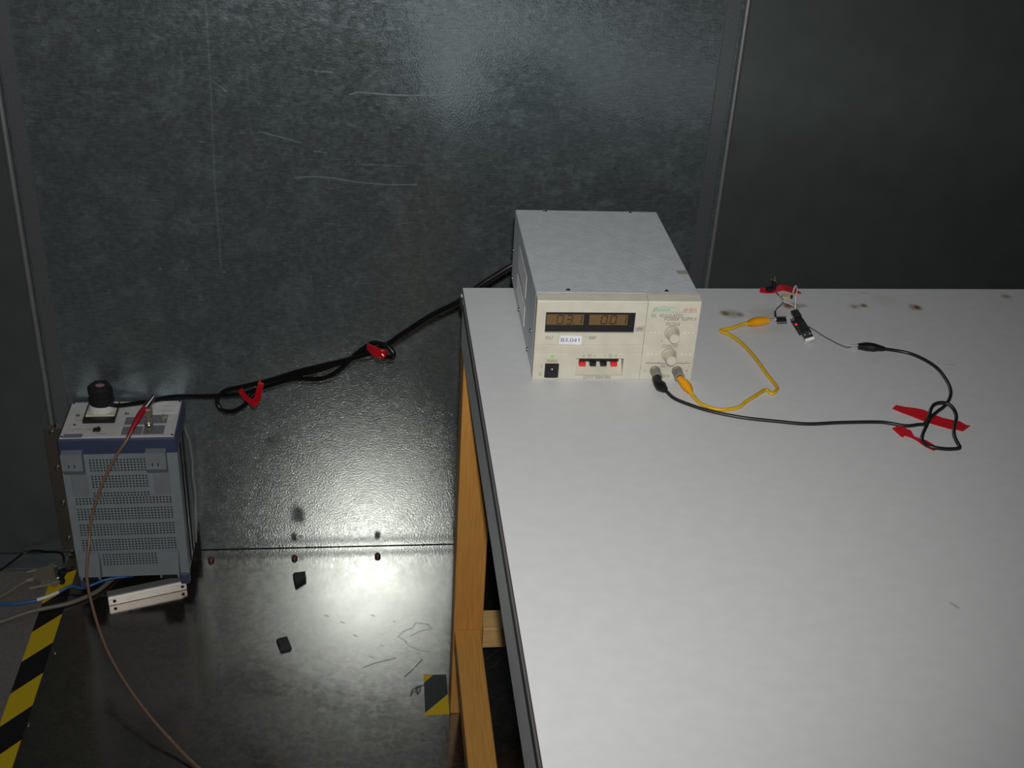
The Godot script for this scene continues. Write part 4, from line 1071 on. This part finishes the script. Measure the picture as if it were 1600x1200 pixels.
# ---------------------------------------------------------------- things on the floor
func build_floor_things() -> void:
	# aluminium bar before the instrument
	var bar := thing("aluminium_bar", "silvery aluminium bar with two screws, lying askew under the instrument's front", "bar", V(-0.4252, 0, 0.1470), 0.300)
	var L := 0.1477
	part("face_strip", box(mb(), V(0, 0.0100, -.0018), V(L, 0.0196, 0.0036), .0008), M.alu, bar)
	part("body", box(mb(), V(0, 0.0098, -0.0130), V(L - 0.001, 0.0194, 0.0186), .0008), M.alu_dark, bar)
	for x: float in [-.0625, .0655]:
		part("screw", lathe(mb(), [Vector2(.0033, 0), Vector2(.0033, .0008), Vector2(.0020, .0012), Vector2(0, .0006)], Transform3D(Basis(Vector3.RIGHT, PI / 2), V(x, .0095, 0)), 12), M.rubber_dark, bar)
	# striped tape along the floor
	var tp := thing("hazard_tape", "long yellow and black striped warning tape running along the floor at the left", "tape", V(-0.600, 0, 0.3))
	var sw := 0.0795
	for k in 19:
		var za := 0.054 + (k - 1) * sw - 0.026
		var poly := []
		for q in [[0.022, za], [0.022, za + sw], [-0.022, za + sw + 0.050], [-0.022, za + 0.050]]:
			poly.append(Vector2(q[0], maxf(q[1], 0.0545)))
		if k == 0:
			poly = [Vector2(.022, .0545), Vector2(.022, .0546), Vector2(-.022, .078), Vector2(-.022, .0545)]
		elif k == 1:
			poly = [Vector2(.022, .0545), Vector2(.022, za + sw), Vector2(-.022, za + sw + .050), Vector2(-.022, .078)]
		for i in poly.size():
			poly[i] = Vector2(poly[i].x, poly[i].y - 0.3)
		part("yellow_stripe" if k % 2 == 1 else "black_stripe", prism(mb(), poly, 0.0, 0.0005, Transform3D(Basis(V(1, 0, 0), V(0, 0, 1), V(0, 1, 0)), Vector3.ZERO)), M.haz_yellow if k % 2 == 1 else M.haz_black, tp)
	# patch of the same tape at the table leg
	var pt := thing("hazard_tape", "small square patch of yellow and black tape at the foot of the table leg", "tape", V(0.119, 0, 0.435))
	var flat := Transform3D(Basis(V(1, 0, 0), V(0, 0, 1), V(0, 1, 0)), Vector3.ZERO)
	part("black_stripe", prism(mb(), [Vector2(-.022, -.028), Vector2(-.004, -.048), Vector2(.0195, -.048), Vector2(.0195, .000), Vector2(-.0230, .044)], 0.0, 0.0006, flat), M.haz_black, pt)
	part("yellow_stripe", prism(mb(), [Vector2(-.022, -.0495), Vector2(-.003, -.0495), Vector2(-.022, -.029)], 0.0, 0.0006, flat), M.haz_yellow, pt)
	part("yellow_stripe", prism(mb(), [Vector2(-.0230, .046), Vector2(.0195, .002), Vector2(.0195, .0495), Vector2(-.0235, .0505)], 0.0, 0.0006, flat), M.haz_yellow, pt)
	# two dark pieces lying on the floor
	var k1 := thing("rubber_piece", "dark tapered rubber piece on the metal floor, the one nearer the wall", "rubber piece", V(-0.137, 0, 0.107))
	part("body", prism(mb(), [Vector2(-.0125, -.015), Vector2(.0100, -.018), Vector2(.0125, .000), Vector2(-.0065, .0185), Vector2(-.0090, .012)], 0.0, 0.009, flat), M.rubber, k1)
	part("side_lip", prism(mb(), [Vector2(-.0145, -.013), Vector2(-.0122, -.0148), Vector2(-.0065, .0180), Vector2(-.0085, .0190)], 0.0, 0.007, flat), M.rubber_dark, k1)
	var k2 := thing("rubber_piece", "dark square rubber cap on the metal floor, the one farther from the wall", "rubber piece", V(-0.158, 0, 0.294), 0.30)
	part("body", frustum(mb(), .0115, .0145, .0090, .0115, .0095), M.rubber, k2)
	part("groove", box(mb(), V(-.0006, .0096, -.003), V(.0010, .0006, .014), 0.0), M.rubber_dark, k2)
	# serial plug and cables at the left
	var s := thing("serial_plug", "beige serial plug with thumbscrews lying on the floor beside the striped tape", "plug", V(-0.632, 0, 0.085), 0.32)
	part("hood", prism(mb(), [Vector2(-.020, -.008), Vector2(-.008, -.023), Vector2(.020, -.024), Vector2(.020, .024), Vector2(-.008, .023), Vector2(-.020, .008)], .0015, .0155, flat), M.serial, s)
	part("shell", box(mb(), V(.0235, .0085, 0), V(.007, .009, .036), .001), M.steel, s)
	part("strain_relief", lathe(mb(), [Vector2(.0062, 0), Vector2(.0052, .014), Vector2(0, .014)], Transform3D(Basis(Vector3.BACK, PI / 2), V(-.019, .0085, 0)), 14), M.serial, s)
	for z: float in [-.0265, .0265]:
		part("thumbscrew", tube(mb(), [V(-.030, .0085, z), V(-.012, .0085, z), V(.004, .0085, z), V(.026, .0085, z)], [.0032, .0034, .0026, .0022], 10, 3), M.serial, s)
		part("ear", box(mb(), V(.0165, .0085, z), V(.012, .012, .010), .001), M.serial, s)
	part("cable", tube(mb(), [V(-.032, .0085, 0), V(-.048, .006, .006), V(-.075, .0035, .022), V(-.12, .003, .045), V(-.2, .003, .09)], .0027, 10, 6), M.serial, s)
	var bw := thing("thin_cable", "thin black cable arching over the floor into a black plug beside the instrument", "cable", V(-0.600, 0, 0.085))
	var o := bw.position
	part("cord", tube(mb(), moved([V(-.597, .016, .078), V(-.596, .030, .066), V(-.602, .036, .050), V(-.615, .034, .040), V(-.640, .020, .020), V(-.664, .016, .010), V(-.688, .012, .013), V(-.706, .008, .036), V(-.728, .004, .060), V(-.765, .003, .085), V(-.84, .003, .11)], o), .0022, 8, 6), M.cord, bw)
	part("plug", lathe(mb(), [Vector2(.0050, -.006), Vector2(.0072, .0), Vector2(.0076, .016), Vector2(.0055, .022), Vector2(0, .022)], Transform3D(Basis(Vector3.BACK, -0.5), V(-.004, .004, -.002)), 12), M.dull_black, bw)
	part("plug_tail", box(mb(), V(.0035, .0060, .0120), V(.010, .010, .012), .002), M.dull_black, bw)
	var bl := thing("network_cable", "blue cable crossing the striped tape with a white sleeve, running under the instrument", "cable", V(-0.62, 0, 0.14))
	o = bl.position
	part("cord", tube(mb(), moved([V(-.86, .0032, .20), V(-.732, .0032, .163), V(-.699, .0032, .157), V(-.675, .0032, .158), V(-.641, .0034, .152), V(-.614, .0040, .141), V(-.594, .006, .128), V(-.574, .012, .120), V(-.553, .010, .124), V(-.535, .012, .118), V(-.508, .018, .110), V(-.46, .014, .095)], o), .0030, 10, 6), M.blue_cord, bl)
	part("sleeve", tube(mb(), moved([V(-.632, .0044, .1495), V(-.614, .0052, .1412), V(-.596, .0065, .1300)], o), .0036, 10, 4), M.white, bl, "white sleeve")
	var gc := thing("grey_cable", "thick dull grey cable crossing the striped tape in front of the blue cable", "cable", V(-0.62, 0, 0.18))
	o = gc.position
	part("cord", tube(mb(), moved([V(-.86, .0048, .29), V(-.735, .0048, .236), V(-.685, .0048, .211), V(-.635, .0054, .184), V(-.580, .0048, .166), V(-.547, .0048, .148), V(-.522, .0050, .126), V(-.500, .0060, .092), V(-.47, .006, .06)], o), .0045, 10, 6), M.grey_cord, gc)


func frustum(st: SurfaceTool, bx: float, bz: float, tx: float, tz: float, h: float) -> SurfaceTool:
	var lo := [V(-bx, 0, -bz), V(bx, 0, -bz), V(bx, 0, bz), V(-bx, 0, bz)]
	var hi := [V(-tx, h, -tz), V(tx, h, -tz), V(tx, h, tz), V(-tx, h, tz)]
	for k in 4:
		var l := (k + 1) % 4
		var out := [V(0, .3, -1), V(1, .3, 0), V(0, .3, 1), V(-1, .3, 0)]
		quad(st, lo[k], lo[l], hi[l], hi[k], out[k].normalized())
	quad(st, hi[0], hi[1], hi[2], hi[3], Vector3.UP)
	quad(st, lo[0], lo[1], lo[2], lo[3], Vector3.DOWN)
	return st
